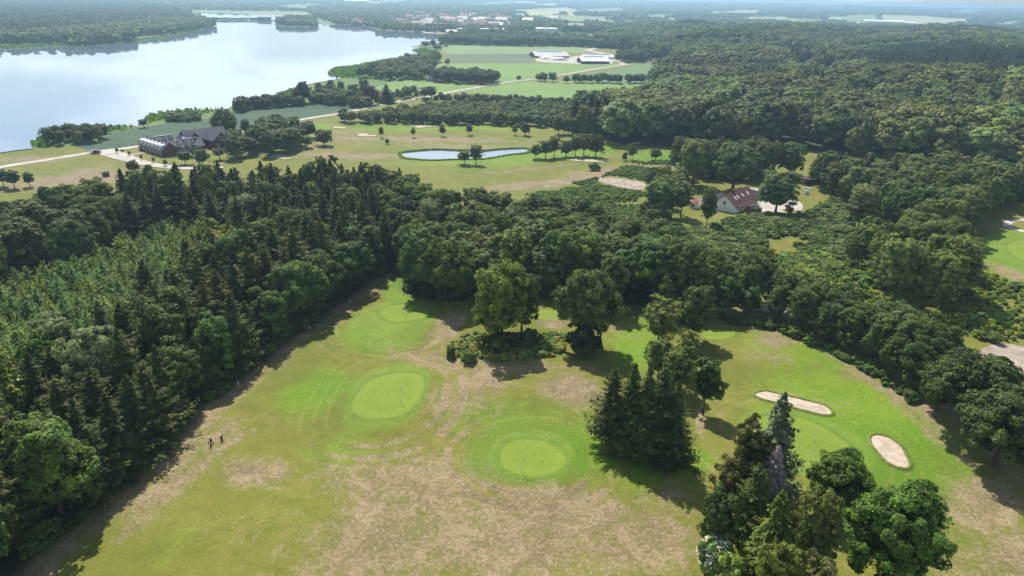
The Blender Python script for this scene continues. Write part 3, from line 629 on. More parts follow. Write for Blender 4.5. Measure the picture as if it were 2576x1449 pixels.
#@@HAND
HAND = [
 ('small',1768,1042,905,88,'small round-crowned tree standing alone with its shadow left of the elongated bunker',(.05,.08,.025)),
 ('firtall',1533,1118,926,78,'leftmost spruce of the dark clump, with a bare lower trunk',(.046,.062,.026)),
 ('spruce',1578,1135,912,80,'tall spruce second from the left in the dark clump between the greens',None),
 ('spruce',1612,1148,925,84,'brownish spruce in the middle of the dark clump between the greens',(.062,.062,.028)),
 ('firtall',1648,1150,922,88,'tallest spruce at the right of the dark clump between the greens',(.046,.062,.026)),
 ('spruce',1683,1160,965,82,'right outer spruce of the dark clump, its trunk showing under the branches',None),
 ('spruce',1660,1168,1010,70,'short spruce at the front right of the dark clump',(.05,.056,.026)),
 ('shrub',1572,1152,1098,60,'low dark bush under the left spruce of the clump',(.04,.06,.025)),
 ('broad',1700,985,872,92,'bushy green tree right behind the dark spruce clump',(.085,.12,.045)),
 ('broad',1655,950,855,78,'grey green bushy tree left behind the dark spruce clump',(.09,.125,.055)),
 ('birch',1724,945,830,60,'loose pale tree behind the bushy ones at the dark clump',(.1,.13,.06)),
 ('birch',1655,872,745,92,'airy grey birch left of the dark round tree near the back green',(.10,.12,.055)),
 ('broad',1742,858,722,98,'dark round tree with bright edge just left of the small far green',(.055,.085,.022)),
 ('shrub',1730,905,870,46,'low shrub between the dark round tree and the bushy trees',None),
 ('larch',1668,800,688,60,'feathery larch sticking up behind the airy grey birch',(.10,.125,.05)),
 ('spruce',1924,1262,984,125,'tall blue grey spruce beside the elongated bunker','blue'),
 ('pine',1862,1275,1060,100,'dark brown green pine left of the blue grey spruce',(.055,.06,.026)),
 ('pine',1822,1300,1150,92,'ragged rusty pine at the left of the lower right clump',(.095,.085,.04)),
 ('firtall',1880,1345,1160,80,'dark green fir in the middle of the lower right clump',(.06,.085,.03)),
 ('broad',1795,1405,1232,100,'dense blue green tree above the white flowering bush',(.05,.078,.036)),
 ('weep',1928,1450,1232,140,'drooping yellow green cypress in the lower right clump',None),
 ('birch',2022,1490,1243,112,'tall olive birch right of the drooping cypress',(.085,.10,.04)),
 ('shrub',1976,1335,1283,56,'copper leaved bush between the dead tree and the oak',(.085,.04,.03)),
 ('shrub',1830,1492,1400,88,'pale green bush at the bottom edge under the white blossom',(.13,.19,.09)),
 ('birch',1940,1560,1368,120,'olive feathery tree at the bottom edge below the cypress',(.095,.11,.03)),
 ('birch',2040,1580,1408,110,'brownish birch at the bottom edge right of the clump',(.09,.09,.045)),
 ('oak',2096,1288,1146,170,'open oak with visible trunk above the biggest oak at lower right',None),
 ('oak',2222,1475,1252,262,'biggest spreading oak at the lower right of the fairway',(.055,.10,.022)),
 ('oak',2432,1090,903,235,'huge dark oak at the right edge, left half of the pair',(.038,.062,.022)),
 ('oak',2500,1172,985,238,'huge dark oak at the right edge, nearest to the camera',(.036,.060,.022)),
 ('oak',2352,1035,918,120,'dark oak left of the huge pair at the right edge',(.04,.066,.024)),
 ('oak',2600,1150,1020,150,'dark oak cut by the right picture edge',(.038,.062,.022)),
 ('oak',1062,748,604,108,'leftmost oak of the group above the top green',(.058,.098,.022)),
 ('oak',1122,762,607,130,'broad oak in the middle of the group above the top green',(.07,.11,.028)),
 ('oak',1180,748,650,80,'lower oak at the right of the group above the top green',(.062,.098,.028)),
 ('broad',1226,742,630,108,'rounded bright oak behind the yellow topped tree',(.075,.112,.032)),
 ('broad',1262,862,662,138,'tall yellow topped tree in the reedy island between the greens',(.115,.14,.032)),
 ('broad',1312,838,690,86,'dark green tree right of the yellow topped one',(.06,.10,.022)),
 ('broad',1236,850,712,84,'leafy tree left of the yellow topped one',(.062,.095,.03)),
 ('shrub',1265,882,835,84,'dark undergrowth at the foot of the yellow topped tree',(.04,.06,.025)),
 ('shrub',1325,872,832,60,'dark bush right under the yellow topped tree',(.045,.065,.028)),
 ('oak',1478,872,683,158,'big dome-shaped oak casting a shadow right of the reedy island',(.066,.10,.034)),
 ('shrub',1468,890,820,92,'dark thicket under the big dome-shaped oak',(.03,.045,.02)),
 ('broad',1532,775,647,92,'rounded tree rising behind the big dome-shaped oak',(.07,.10,.038)),
 ('shrub',1178,908,880,34,'pale bush at the lower tip of the reedy island',(.095,.14,.055)),
 ('shrub',1190,905,886,24,'second pale bush at the tip of the reedy island',(.10,.15,.055)),
 ('shrub',1135,895,868,22,'dark bush at the left tip of the reedy island',(.05,.08,.03)),
 # far fairway
 ('small',960,347,320,15,'leftmost lone round tree on the far fairway beside the kidney bunker',(.045,.07,.03)),
 ('small',1040,346,322,14,'thin pale tree second in the row on the far fairway',(.09,.11,.06)),
 ('small',1113,343,318,18,'dark lone tree third in the row on the far fairway',(.045,.065,.035)),
 ('small',1181,340,314,19,'dark round tree fourth in the row on the far fairway',(.05,.07,.035)),
 ('birch',1295,340,315,15,'slim pale tree fifth in the row on the far fairway',(.10,.12,.065)),
 ('broad',1321,341,309,28,'dense dark tree at the right end of the far fairway row',(.045,.062,.035)),
 ('broad',1404,338,293,29,'tall dark tree before the hillside wood on the far fairway',(.05,.08,.03)),
 ('shrub',974,363,349,11,'little pointed bush below the far fairway trees',(.05,.08,.04)),
 ('small',1168,414,380,40,'left tree of the pair before the pond',(.055,.085,.03)),
 ('birch',1197,414,365,34,'taller right tree of the pair before the pond',(.085,.11,.05)),
 ('small',1348,399,366,38,'leftmost tree of the grove at the right end of the pond',(.06,.09,.035)),
 ('small',1372,399,355,44,'dark dense tree second in the grove right of the pond',(.045,.08,.025)),
 ('birch',1394,395,342,32,'grey tree third in the grove right of the pond',(.09,.105,.06)),
 ('broad',1424,394,354,34,'low dark tree in the middle of the grove right of the pond',(.055,.08,.035)),
 ('birch',1447,393,340,34,'pale grey tree in the grove right of the pond',(.10,.12,.07)),
 ('birch',1468,392,338,38,'taller pale tree beside the dark one in the pond grove',(.095,.115,.065)),
 ('broad',1498,395,337,42,'rightmost dense tree of the grove right of the pond',(.065,.095,.035)),
 ('birch',1590,402,360,25,'slim tree beyond the broad bunker',(.085,.11,.055)),
 ('shrub',1572,404,384,15,'dark bush left of the slim tree beyond the broad bunker',(.045,.07,.035)),
 ('broad',1648,402,374,30,'low light tree at the edge of the hillside shade',(.10,.14,.07)),
 ('shrub',1205+290,428,410,30,'bush at the bracken edge near the broad bunker',None),
 # around the manor
 ('oak',570,347,276,64,'giant weeping tree right behind the brick manor',(.06,.08,.032)),
 ('birch',545,342,292,24,'slim drooping tree left against the giant tree behind the manor',(.06,.08,.035)),
 ('birch',621,345,300,30,'feathery tree right of the giant tree by the manor',(.06,.08,.035)),
 ('broad',646,332,309,24,'small dark tree next to the feathery one by the manor',None),
 ('broad',664,332,305,24,'dark tree left of the crop road beyond the manor',None),
 ('broad',774,347,306,50,'dark round tree at the right end of the manor grove',(.042,.06,.035)),
 ('broad',815,366,326,44,'greener tree right of the dark round one in the manor grove',(.065,.095,.04)),
 ('small',773,372,343,34,'low olive tree below the dark round one in the manor grove',(.08,.095,.05)),
 ('small',467,414,382,40,'left of two round trees between manor and road',(.055,.095,.035)),
 ('broad',509,415,377,40,'right of two round trees between manor and road',(.055,.09,.035)),
 ('pine',553,402,372,34,'pine next to the two round trees below the manor',(.07,.08,.045)),
 ('small',473,362,339,16,'small dark tree in the manor courtyard gap',(.045,.07,.03)),
 ('shrub',335,430,405,30,'rounded shrub beside the road fork',(.06,.085,.04)),
 ('shrub',376,433,414,20,'dark shrub at the road below the fork',(.045,.065,.035)),
 ('shrub',268,443,431,22,'low spreading bush on the dry meadow',(.08,.10,.05)),
 ('shrub',216,463,454,13,'small round bush on the dry meadow above the wood',(.05,.075,.035)),
 ('small',10,470,428,44,'tree cut by the left edge on the dry meadow',(.05,.075,.035)),
 ('small',37,474,430,44,'middle tree of the three on the dry meadow at left',(.052,.08,.035)),
 ('small',76,470,434,32,'right tree of the three on the dry meadow at left',(.055,.085,.035)),
 ('birch',295,385,372,9,'sapling next to the dark sign at the road fork',(.07,.09,.05)),
 ('birch',326,392,380,8,'second sapling along the manor road',(.08,.09,.06)),
 ('birch',356,402,388,8,'third sapling along the manor road',(.08,.09,.06)),
 ('birch',387,409,395,9,'fourth sapling along the manor road',(.08,.09,.06)),
 ('birch',417,418,401,12,'last sapling along the manor road',(.08,.085,.06)),
 ('small',362,321,300,26,'dark round bush at the lake shore left of the reeds',(.04,.06,.035)),
 ('broad',765,259,206,42,'tall dark tree on the lake shore beyond the crop field',(.035,.05,.035)),
 ('broad',748,262,225,24,'shorter dark tree left of the tall one on the lake shore',(.04,.055,.035)),
 ('broad',802,234,208,20,'tree on the shore meadow right of the tall dark one',None),
 ('broad',834,232,201,24,'second tree on the shore meadow',None),
 ('broad',858,236,204,22,'third tree on the shore meadow',None),
 ('broad',890,245,212,36,'broad tree left of the copper beech',(.055,.085,.035)),
 ('broad',918,246,198,24,'tree rising behind the copper beech',None),
 ('broad',930,263,216,42,'copper beech with dark purple crown beside the red roof','purple'),
 ('spruce',973,259,211,36,'big layered spruce in front of the red roofed cottage',(.045,.065,.04)),
 ('birch',1042,240,214,20,'slim tree beside the blue gabled cottage',None),
 ('small',1048,248,229,15,'round tree by the cottage drive',(.09,.12,.07)),
 ('broad',1068,246,219,30,'bushy tree at the bend of the road past the cottage',None),
 ('broad',1085,248,217,28,'second bushy tree at the bend of the road',None),
 ('broad',1097,258,240,14,'little tree below the road bend',None),
 ('small',1072,265,244,20,'rounded tree alone below the road bend',(.08,.11,.05)),
 ('shrub',1305,200,190,12,'lone bush in the meadow by the farm road',(.05,.08,.04)),
 ('broad',1390,206,182,22,'first tall tree of the field hedge beside the farm road',None),
 ('broad',1447,208,186,22,'second tall tree of the field hedge',None),
 ('birch',1515,209,183,22,'third tall, open tree of the field hedge',None),
 ('broad',1583,212,187,16,'fourth tall tree of the field hedge',None),
 ('broad',1635,212,188,16,'last tree of the field hedge at the wood',None),
 ('broad',1070,118,104,24,'round tree on the reed point in the lake',(.05,.075,.045)),
 ('shrub',1100,124,113,22,'dark bush on the reed point',(.05,.075,.045)),
 ('shrub',1126,163,148,12,'pale round bush at the marsh edge',(.09,.12,.07)),
 # around the white house
 ('broad',1655,548,452,84,'leafy tree left of the drive to the white house',(.075,.11,.05)),
 ('birch',1712,545,455,62,'airy tree between drive and white house',(.09,.115,.06)),
 ('birch',1776,577,470,46,'slim columnar tree before the white house gable',(.07,.10,.035)),
 ('broad',1950,537,432,98,'large tree in the gravel yard before the white house',(.072,.105,.055)),
 ('oak',1843,476,368,112,'large oak behind the white house',(.068,.10,.04)),
 ('broad',1742,466,352,84,'big pale tree up the drive behind the white house',(.09,.12,.055)),
 ('broad',1700,440,345,46,'tall light tree left of the big pale one',(.085,.12,.055)),
 ('birch',2155,592,468,86,'silvery willow right of the lawn','grey'),
 ('broad',2093,492,432,32,'column shaped tree at the end of the dark shed',(.055,.085,.035)),
 ('shrub',1888,538,520,34,'purple leaved shrub at the corner of the white house','purple'),
 ('shrub',1905,540,521,24,'grey green shrub by the gravel yard',(.10,.12,.08)),
 ('shrub',1985,536,520,20,'small reddish shrub in the gravel yard',(.09,.06,.04)),
]
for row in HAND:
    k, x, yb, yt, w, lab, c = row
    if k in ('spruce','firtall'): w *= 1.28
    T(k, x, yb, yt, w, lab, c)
# dead grey conifer
def dead_tree(x, yb, yt, w):
    X_, Y_ = P(x, yb); h = hgt(x, yb, yt); dep = proj(X_, Y_, h*.6)[2]; R = w/F*dep/2
    o = empty('dead_tree', (X_, Y_, H1(X_, Y_)), 1.0); tag(o, 'bare grey dead conifer among the green trees of the lower right clump', 'dead tree')
    mb = MB(); mb.tube([(0,0,-.2),(.05,0,h*.5),(0,.05,h)], [.2,.12,.02], 7); mb.build('trunk', M['deadbark'], o)
    me = crown_conifer(5, h, R, h*.12, 26, 11, 10, .5, .15, .15, .5, .7, .10, .3); me.materials.clear(); link('bare_branches', me, M['deadbark'], o)
    PLACED.append((X_, Y_, R))
dead_tree(1926, 1300, 1122, 92)
# elder in bloom
o = T('shrub', 1793, 1442, 1350, 92, 'bush covered in cream white blossom at the lower edge of the clump', (.08,.12,.05))
r_ = np.random.default_rng(3); n_ = 900; u_ = unit(r_.normal(size=(n_,3))); u_[:,2] = np.abs(u_[:,2]); ps = u_*np.array([2.15,2.15,1.65])*r_.uniform(.85,1.04,n_)[:,None] + np.array([0,0,1.55])
me = diamonds(ps, unit(u_*.4+np.array([0,.5,1.2])+r_.normal(size=(n_,3))*.25), r_.normal(size=(n_,3)), r_.uniform(.07,.15,n_), r_.uniform(.07,.14,n_), r_.uniform(0,1,n_), 'blossom'); me.materials.clear()
link('blossom', me, M['flower'], o)
# ivy-clad snag
X_, Y_ = P(1218, 882); o = empty('tree_stump', (X_, Y_, 0)); tag(o, 'slender ivy covered snag standing in the reedy island', 'tree stump')
mb = MB(); mb.tube([(0,0,-.1),(.1,0,1.4),(0,.1,3.1)], [.22,.17,.09], 8); mb.tube([(.05,0,1.8),(-.5,0,2.4)], [.09,.03], 6); mb.build('trunk', M['bark'], o)
me = crown_broad(9, 3.0, .42, .1, 16, 24, .1, 1.2); c_ = link('ivy', me, None, o); c_.color = (.05,.08,.03,1)

# ------------------------------------------------------------------ woods
WOODPTS = []     # (kind, x, y, h, r, color, area)
GRID = {}
def occupied(x, y, r):
    i, j = int(x//6), int(y//6)
    for a in range(i-2, i+3):
        for b_ in range(j-2, j+3):
            for q in GRID.get((a, b_), ()):
                if (q[0]-x)**2+(q[1]-y)**2 < (r*.5+q[2]*.5)**2: return True
    return False
def occ_add(x, y, r): GRID.setdefault((int(x//6), int(y//6)), []).append((x, y, r))
for q in PLACED: occ_add(*q)
def scatter(area, poly, spacing, mix, hr, margin=0.0, seed=0, rfac=.55, check=True, col=None, filt=None):
    """mix: list of (kind, weight, colour or None)"""
    r = np.random.default_rng(seed+500); poly = np.asarray(poly); x0, y0 = poly.min(0); x1, y1 = poly.max(0)
    gx = np.arange(x0, x1, spacing); gy = np.arange(y0, y1, spacing*.87); A, B = np.meshgrid(gx, gy); A = A + (np.arange(len(gy)) % 2)[:,None]*spacing*.5
    A = A.ravel() + r.uniform(-.36,.36,A.size)*spacing; B = B.ravel() + r.uniform(-.36,.36,B.size)*spacing
    ok = inside(A, B, poly); A, B = A[ok], B[ok]
    if margin: ok = dist_line(A, B, poly, True) > margin; A, B = A[ok], B[ok]
    ks = r.choice(len(mix), size=len(A), p=np.array([m_[1] for m_ in mix])/sum(m_[1] for m_ in mix))
    for x, y, k in zip(A, B, ks):
        if filt and not filt(x, y): continue
        kind, _, c = mix[k]; h = r.uniform(*hr); Rp = PROTO[kind][0][3]/PROTO[kind][0][2]*h
        rr_ = min(Rp*1.15, spacing*.9) if kind not in ('spruce','firtall','young','larch') else Rp
        rr_ *= r.uniform(.88,1.15)
        if check:
            if occupied(x, y, rr_*1.0): continue
            occ_add(x, y, rr_*.72)
        WOODPTS.append((kind, x, y, h, rr_, c or COLS[kind], area))
def band(edge, poly, w0, w1):
    return lambda x, y: w0 <= dist_line(np.array([x]), np.array([y]), edge)[0] < w1
def shrink_band(poly, edge, w0, w1):
    return poly
g_ed = 'trees along the fairway edge of the left wood'
# edge row of the left wood, one tree after another
def row(area, edge, gap, mix, hr, off, seed, jitter=.8):
    r = np.random.default_rng(seed); pts = spline(edge, False, 8); acc = 0; nxt = gap*.5
    for i in range(len(pts)-1):
        d = pts[i+1]-pts[i]; L = np.hypot(*d)
        while acc+L > nxt:
            q = pts[i]+d*((nxt-acc)/L); nn = np.array([-d[1], d[0]])/L; k = r.choice(len(mix), p=np.array([m_[1] for m_ in mix])/sum(m_[1] for m_ in mix))
            kind, _, c = mix[k]; h = r.uniform(*hr); Rp = PROTO[kind][0][3]/PROTO[kind][0][2]*h*r.uniform(.9,1.15)
            p_ = q + nn*(off*r.uniform(.8,1.25)); nxt += gap*r.uniform(.8,1.2)
            if occupied(p_[0], p_[1], Rp*.8): continue
            occ_add(p_[0], p_[1], Rp*.8); WOODPTS.append((kind, p_[0], p_[1], h, Rp, c or COLS[kind], area))
        acc += L
row('left_edge', EDGE_L, 4.6, [('oak',2,(.052,.085,.024)),('broad',3.5,(.056,.092,.024)),('spruce',4,(.046,.06,.024)),('firtall',3,(.052,.06,.024))], (10,14), 3.0, 4)
row('left_edge', EDGE_L, 4.6, [('broad',1.3,(.055,.085,.026)),('spruce',5,(.048,.062,.024)),('firtall',5,(.062,.066,.026))], (13,16.5), 8.0, 5)
row('mid_edge', EDGE_M, 6.5, [('oak',2,(.055,.088,.026)),('broad',4,None),('beech',2,None),('spruce',2,None)], (11,14.5), 4.0, 6)
row('right_edge', EDGE_R[:8], 5.0, [('oak',2,(.045,.07,.026)),('broad',5,(.05,.08,.028)),('shrub',1,(.05,.08,.03))], (7,9.5), 1.4, 7)
row('right_edge', EDGE_R[:8], 4.8, [('broad',5,(.052,.084,.028)),('oak',2,(.05,.078,.026)),('birch',1,(.08,.11,.05))], (8,10.5), 5.5, 77)
YOUNG = PP([(-200,740),(0,748),(120,722),(230,690),(340,640),(430,600),(500,600),(540,640),(470,710),(430,790),(370,850),(330,900),(280,960),(150,1000),(0,1060),(-200,1100)])
BROADL = PP([(-200,640),(0,631),(130,612),(250,580),(330,565),(350,600),(300,640),(230,682),(120,715),(0,740),(-200,738)])
LARCH = PP([(470,690),(560,650),(660,650),(680,690),(600,720),(490,740)])
scatter('plantation', YOUNG, 2.5, [('young',7,(.115,.175,.075)),('young',4,(.095,.155,.085)),('young',3,(.15,.19,.05)),('larch',.5,(.14,.15,.03)),('spruce',.35,None)], (4.6,7.6), 0, 1)
scatter('left_back', BROADL, 5.6, [('broad',4,(.05,.075,.026)),('oak',3,(.052,.078,.03)),('broad',1,(.075,.10,.028)),('beech',1,'') if False else ('beech',1,(.058,.08,.034))], (11.5,14.5), 0, 2)
scatter('left_larches', LARCH, 3.6, [('larch',5,(.125,.145,.028)),('birch',2,(.12,.14,.03))], (9,11.5), 0, 3)
nl = lambda x, y: (not inside(np.array([x]), np.array([y]), YOUNG)[0]) and (not inside(np.array([x]), np.array([y]), BROADL)[0])
BACKSP = np.vstack([PP([(250,580),(350,555),(500,534),(700,527),(860,529),(990,540)]), PP([(960,585),(860,590),(700,600),(560,605),(430,605),(330,630)])])
scatter('left_back_spruces', BACKSP, 4.1, [('spruce',8,(.040,.056,.024)),('firtall',3,(.042,.056,.026)),('broad',3,(.055,.085,.03))], (12.5,17), 0, 8, filt=nl)
scatter('left_wood', WOOD_L, 4.6, [('spruce',6,None),('firtall',6,None),('broad',1.2,(.058,.09,.028)),('larch',.6,(.12,.14,.03)),('birch',.2,(.13,.15,.11)),('oak',.4,None)], (12.5,16.5), 4.5, 9, filt=nl)
scatter('left_wood', SEAM, 4.6, [('spruce',2,None),('broad',2,(.05,.08,.026)),('beech',1,None)], (11,14), 0, 19)
scatter('mid_back', PP([(1180,548),(1230,552),(1380,566),(1500,578),(1640,585),(1690,640),(1500,648),(1370,622),(1230,594),(1150,575)]), 4.4, [('pine',2,(.075,.08,.045)),('birch',2,(.09,.115,.05)),('broad',3,(.06,.09,.035)),('spruce',1,None)], (6,9.5), 0, 51)
scatter('mid_wood', WOOD_M, 5.0, [('broad',4,None),('beech',3,(.075,.105,.045)),('oak',3,(.06,.09,.028)),('birch',2,(.085,.11,.04)),('birch',.7,(.12,.14,.10)),('pine',1.3,None),('spruce',1.3,None),('larch',.4,(.12,.14,.03))], (9.5,13.5), 2.5, 10)
ISO = lambda pts: PP(pts)
R1 = PP([(1700,712),(1790,748),(1880,752),(1990,762),(2000,815),(1950,800),(1860,788),(1790,785),(1700,770)])
scatter('right_wood', R1, 4.6, [('broad',5,(.055,.086,.03)),('oak',3,(.055,.083,.028)),('beech',1,None),('pine',.6,None)], (10,13), 0, 12)
R1B = PP([(1990,768),(2080,800),(2200,850),(2300,880),(2380,910),(2370,960),(2340,1010),(2290,975),(2210,920),(2150,875),(2050,838),(2000,815)])
scatter('right_wood', R1B, 4.4, [('broad',5,(.058,.09,.034)),('oak',2,(.055,.085,.03)),('birch',1.6,(.10,.125,.075)),('pine',.5,None)], (6.5,9.5), 0, 112)
R2 = PP([(2190,700),(2260,650),(2330,600),(2400,605),(2415,640),(2410,700),(2400,760),(2360,795),(2280,790),(2210,760)])
scatter('tall_grove', R2, 5.0, [('broad',3,(.085,.12,.05)),('birch',3,(.10,.13,.055)),('oak',2,(.062,.085,.036))], (11.5,15.5), 0, 13)
R3 = PP([(2200,560),(2260,520),(2330,505),(2450,500),(2540,505),(2500,540),(2440,585),(2405,618),(2370,600),(2300,590),(2220,600)])
scatter('right_back', R3, 5.2, [('broad',4,(.075,.11,.045)),('oak',3,(.065,.095,.032)),('birch',1,(.10,.12,.07)),('beech',1,None)], (9.5,13), 0, 14)
R4 = PP([(2080,500),(2130,470),(2250,455),(2400,462),(2700,480),(2700,540),(2560,505),(2450,500),(2330,505),(2260,520),(2190,560),(2150,520)])
scatter('right_back', R4, 5.4, [('broad',4,(.08,.115,.05)),('pine',3,(.085,.08,.05)),('birch',1,(.10,.12,.07)),('spruce',1,None)], (9,12.5), 0, 15)
R5 = PP([(1700,425),(1760,418),(1900,425),(2050,450),(2130,462),(2120,490),(2060,478),(2040,455),(1960,445),(1900,450),(1880,455),(1800,452),(1770,455),(1710,450)])
scatter('pine_belt', R5, 4.6, [('pine',6,(.075,.08,.045)),('spruce',2,None),('broad',2,(.07,.10,.045))], (9.5,13), 0, 16)
scatter('house_trees', PP([(1640,480),(1700,470),(1720,500),(1690,540),(1640,530)]), 5.5, [('birch',2,(.095,.12,.06)),('broad',2,(.075,.11,.045))], (7,10), 0, 17)
scatter('back_scrub_trees', PP([(2120,620),(2200,600),(2250,640),(2180,700),(2120,680)]), 6.5, [('birch',2,(.09,.12,.06)),('broad',1,None)], (6,9), 0, 18)
# mid distance groves
scatter('manor_grove', PP([(585,385),(640,352),(700,340),(745,345),(765,362),(750,382),(690,392),(610,402),(560,400)]), 6.5, [('broad',5,(.058,.085,.036)),('pine',1,None),('oak',2,(.055,.08,.035))], (7,10.5), 0, 20)
scatter('shore_thicket', PP([(122,366),(130,352),(200,345),(262,340),(266,354),(185,367),(130,370)]), 4.2, [('broad',3,(.05,.068,.035)),('birch',1,(.11,.13,.09))], (5.2,7.2), 0, 21)
scatter('shore_bushes', PP([(415,304),(440,296),(495,294),(500,303),(450,309)]), 4.5, [('shrub',1,(.09,.12,.07))], (3,4.5), 0, 22)
scatter('shore_bushes', PP([(583,278),(620,270),(700,262),(760,257),(770,266),(690,272),(600,283)]), 4.5, [('broad',2,(.045,.062,.035)),('shrub',1,(.05,.07,.04))], (4.5,7.5), 0, 23)
scatter('farm_garden', PP([(775,262),(800,245),(860,243),(905,250),(930,262),(970,262),(905,272),(858,266)]), 5.5, [('shrub',2,(.085,.11,.055)),('broad',1,None),('broad',1,(.06,.08,.04))], (4,7.5), 0, 24)
scatter('farm_garden', PP([(985,252),(1010,240),(1030,240),(1030,247),(1000,254)]), 5, [('broad',1,None)], (5,7), 0, 25)
scatter('tree_belt', PP([(905,312),(880,312),(862,312),(862,304),(960,300),(1000,288),(1100,278),(1300,278),(1450,282),(1600,268),(1640,256),(1600,300),(1520,330),(1480,345),(1440,335),(1400,322),(1300,318),(1200,316),(1050,313)]), 4.4, [('medbroad',5,(.075,.105,.05)),('medbroad',2,(.095,.125,.06)),('medbroad',2,(.06,.08,.04)),('farcon',1,(.07,.09,.05))], (4.6,6.6), 0, 26, check=True)
scatter('field_hedge', PP([(1100,256),(1100,249),(1200,252),(1350,258),(1500,264),(1500,270),(1300,267),(1180,262)]), 5.0, [('medbroad',1,(.05,.068,.038))], (3.4,4.8), 0, 27)
scatter('field_hedge', PP([(1350,206),(1378,206),(1378,203),(1352,203)]), 5, [('medbroad',1,(.05,.075,.045))], (5,6.5), 0, 28)
for a_, b_ in ((1420,1428),(1455,1488),(1492,1508),(1520,1560),(1570,1630)):
    scatter('field_hedge', PP([(a_,209),(b_,212),(b_,208.5),(a_,205.5)]), 5, [('medbroad',1,(.05,.075,.045))], (5,7), 0, 28+a_)
scatter('square_wood', PP([(1090,200),(1110,194),(1200,197),(1250,202),(1256,212),(1180,214),(1100,207)]), 6.5, [('medbroad',1,(.045,.062,.038))], (7.5,9), 0, 30)
scatter('shore_grove', PP([(905,196),(930,186),(960,178),(985,170),(1010,158),(1060,152),(1092,165),(1090,195),(1060,204),(990,203),(920,200)]), 7.5, [('medbroad',4,(.07,.095,.052)),('medbroad',1,(.10,.13,.08)),('farcon',.5,None)], (6,9), 0, 31)
scatter('shore_grove', PP([(1068,158),(1100,150),(1105,160),(1075,166)]), 7, [('medbroad',1,None)], (8,10), 0, 32)
scatter('farm_trees', PP([(1560,150),(1600,142),(1640,150),(1625,156),(1575,160),(1545,156)]), 8, [('medbroad',1,(.06,.08,.045))], (8,12), 0, 33)
scatter('far_belt', PP([(1105,110),(1150,98),(1200,98),(1300,105),(1400,108),(1470,110),(1560,116),(1640,125),(1560,124),(1440,118),(1250,116),(1120,112)]), 8.5, [('medbroad',1,(.06,.08,.05)),('medbroad',1,(.075,.10,.06))], (8,12), 0, 34, check=False)
scatter('hill', HILL, 8.9, [('medbroad',6,(.068,.092,.042)),('medbroad',3,(.082,.11,.05)),('medbroad',2,(.052,.07,.036)),('farcon',1.0,(.045,.062,.036))], (9.5,17.5), 2, 35, check=False,
        filt=lambda x, y: True)
# ------------------------------------------------------------------ which trees become things of their own, the rest join the masses
LAND = [('the top green', 1015,790),('the middle green',965,1005),('the lower green',1341,1159),('the practice green',2040,1110),('the two golf trolleys',545,1110),('the white house',1850,520),
        ('the pond',1170,390),('the brick manor',450,385),('the dark shed',2000,470),('the dome-shaped oak',1478,875),('the yellow topped tree',1265,862),('the right edge green',2560,625),('the huge right oaks',2480,1130)]
LANDP = [(n_, *P(x, y)) for n_, x, y in LAND]
AREA = dict(left_edge='edging the left wood', mid_edge='edging the middle wood', right_edge='edging the right wood', plantation='in the young plantation', left_back='behind the young plantation',
  left_larches='in the larch stand', left_back_spruces='in the back row', left_wood='inside the left wood', mid_wood='in the middle wood', mid_back='behind the middle wood', right_wood='in the right wood', tall_grove='in the tall right grove', right_back='beyond the house lawn',
  pine_belt='behind the white house', house_trees='beside the house drive', back_scrub_trees='right of the willow', manor_grove='in the manor grove', shore_thicket='on the lake point', shore_bushes='along the lake reeds',
  farm_garden='in the cottage garden', tree_belt='in the long tree belt', field_hedge='in the meadow hedge', square_wood='in the square wood', shore_grove='in the shore grove', farm_trees='behind the farm', far_belt='beyond the farm meadows', hill='in the hillside wood')
ADJ = dict(oak='spreading broadleaf tree', broad='dark broadleaf tree', beech='dense beech-like tree', birch='light feathery tree', spruce='dark pointed spruce', firtall='ragged tall fir', young='pale green young spruce', larch='yellow green soft conifer', pine='brownish open pine', shrub='low bush', small='small tree', medbroad='rounded broadleaf tree', farcon='slim dark conifer')
ORD = ['nearest','second nearest','third nearest','fourth nearest','fifth nearest','sixth nearest','seventh nearest','eighth nearest','ninth nearest','tenth nearest','eleventh nearest','twelfth nearest']
CAP = dict(tree=290, conifer=270, shrub=120); CAP['young conifer'] = 280
def inview(x, y, h, m=60):
    px_, py_, dd = proj(x, y, h*.7); return dd > 0 and -m < px_ < CW+m and py_ < CH+160
byc = {}
for q in WOODPTS:
    if q[6] != 'hill' and inview(q[1], q[2], q[3]): byc.setdefault(CATS[q[0]], []).append(q)
chosen = set()
for c_, lst in byc.items():
    lst.sort(key=lambda q: -(q[3]/math.hypot(q[1], q[2]))); chosen.update(id(q) for q in lst[:CAP[c_]])
buckets = {}
for q in WOODPTS:
    if id(q) in chosen:
        n_, lx, ly = min(LANDP, key=lambda L: (L[1]-q[1])**2+(L[2]-q[2])**2); buckets.setdefault((q[0], q[6], n_), []).append((math.hypot(lx-q[1], ly-q[2]), q))
for (kind, area, n_), lst in buckets.items():
    lst.sort(key=lambda t: t[0])
    for i, (_, q) in enumerate(lst):
        lab = f"{ADJ[kind]} {AREA[area]}, " + (f"{ORD[i]} to {n_}" if i < len(ORD) else f"farther from {n_}")
        tree(kind, q[1], q[2], q[3], q[4], lab, f"{ADJ[kind]}s {AREA[area]}", q[5])

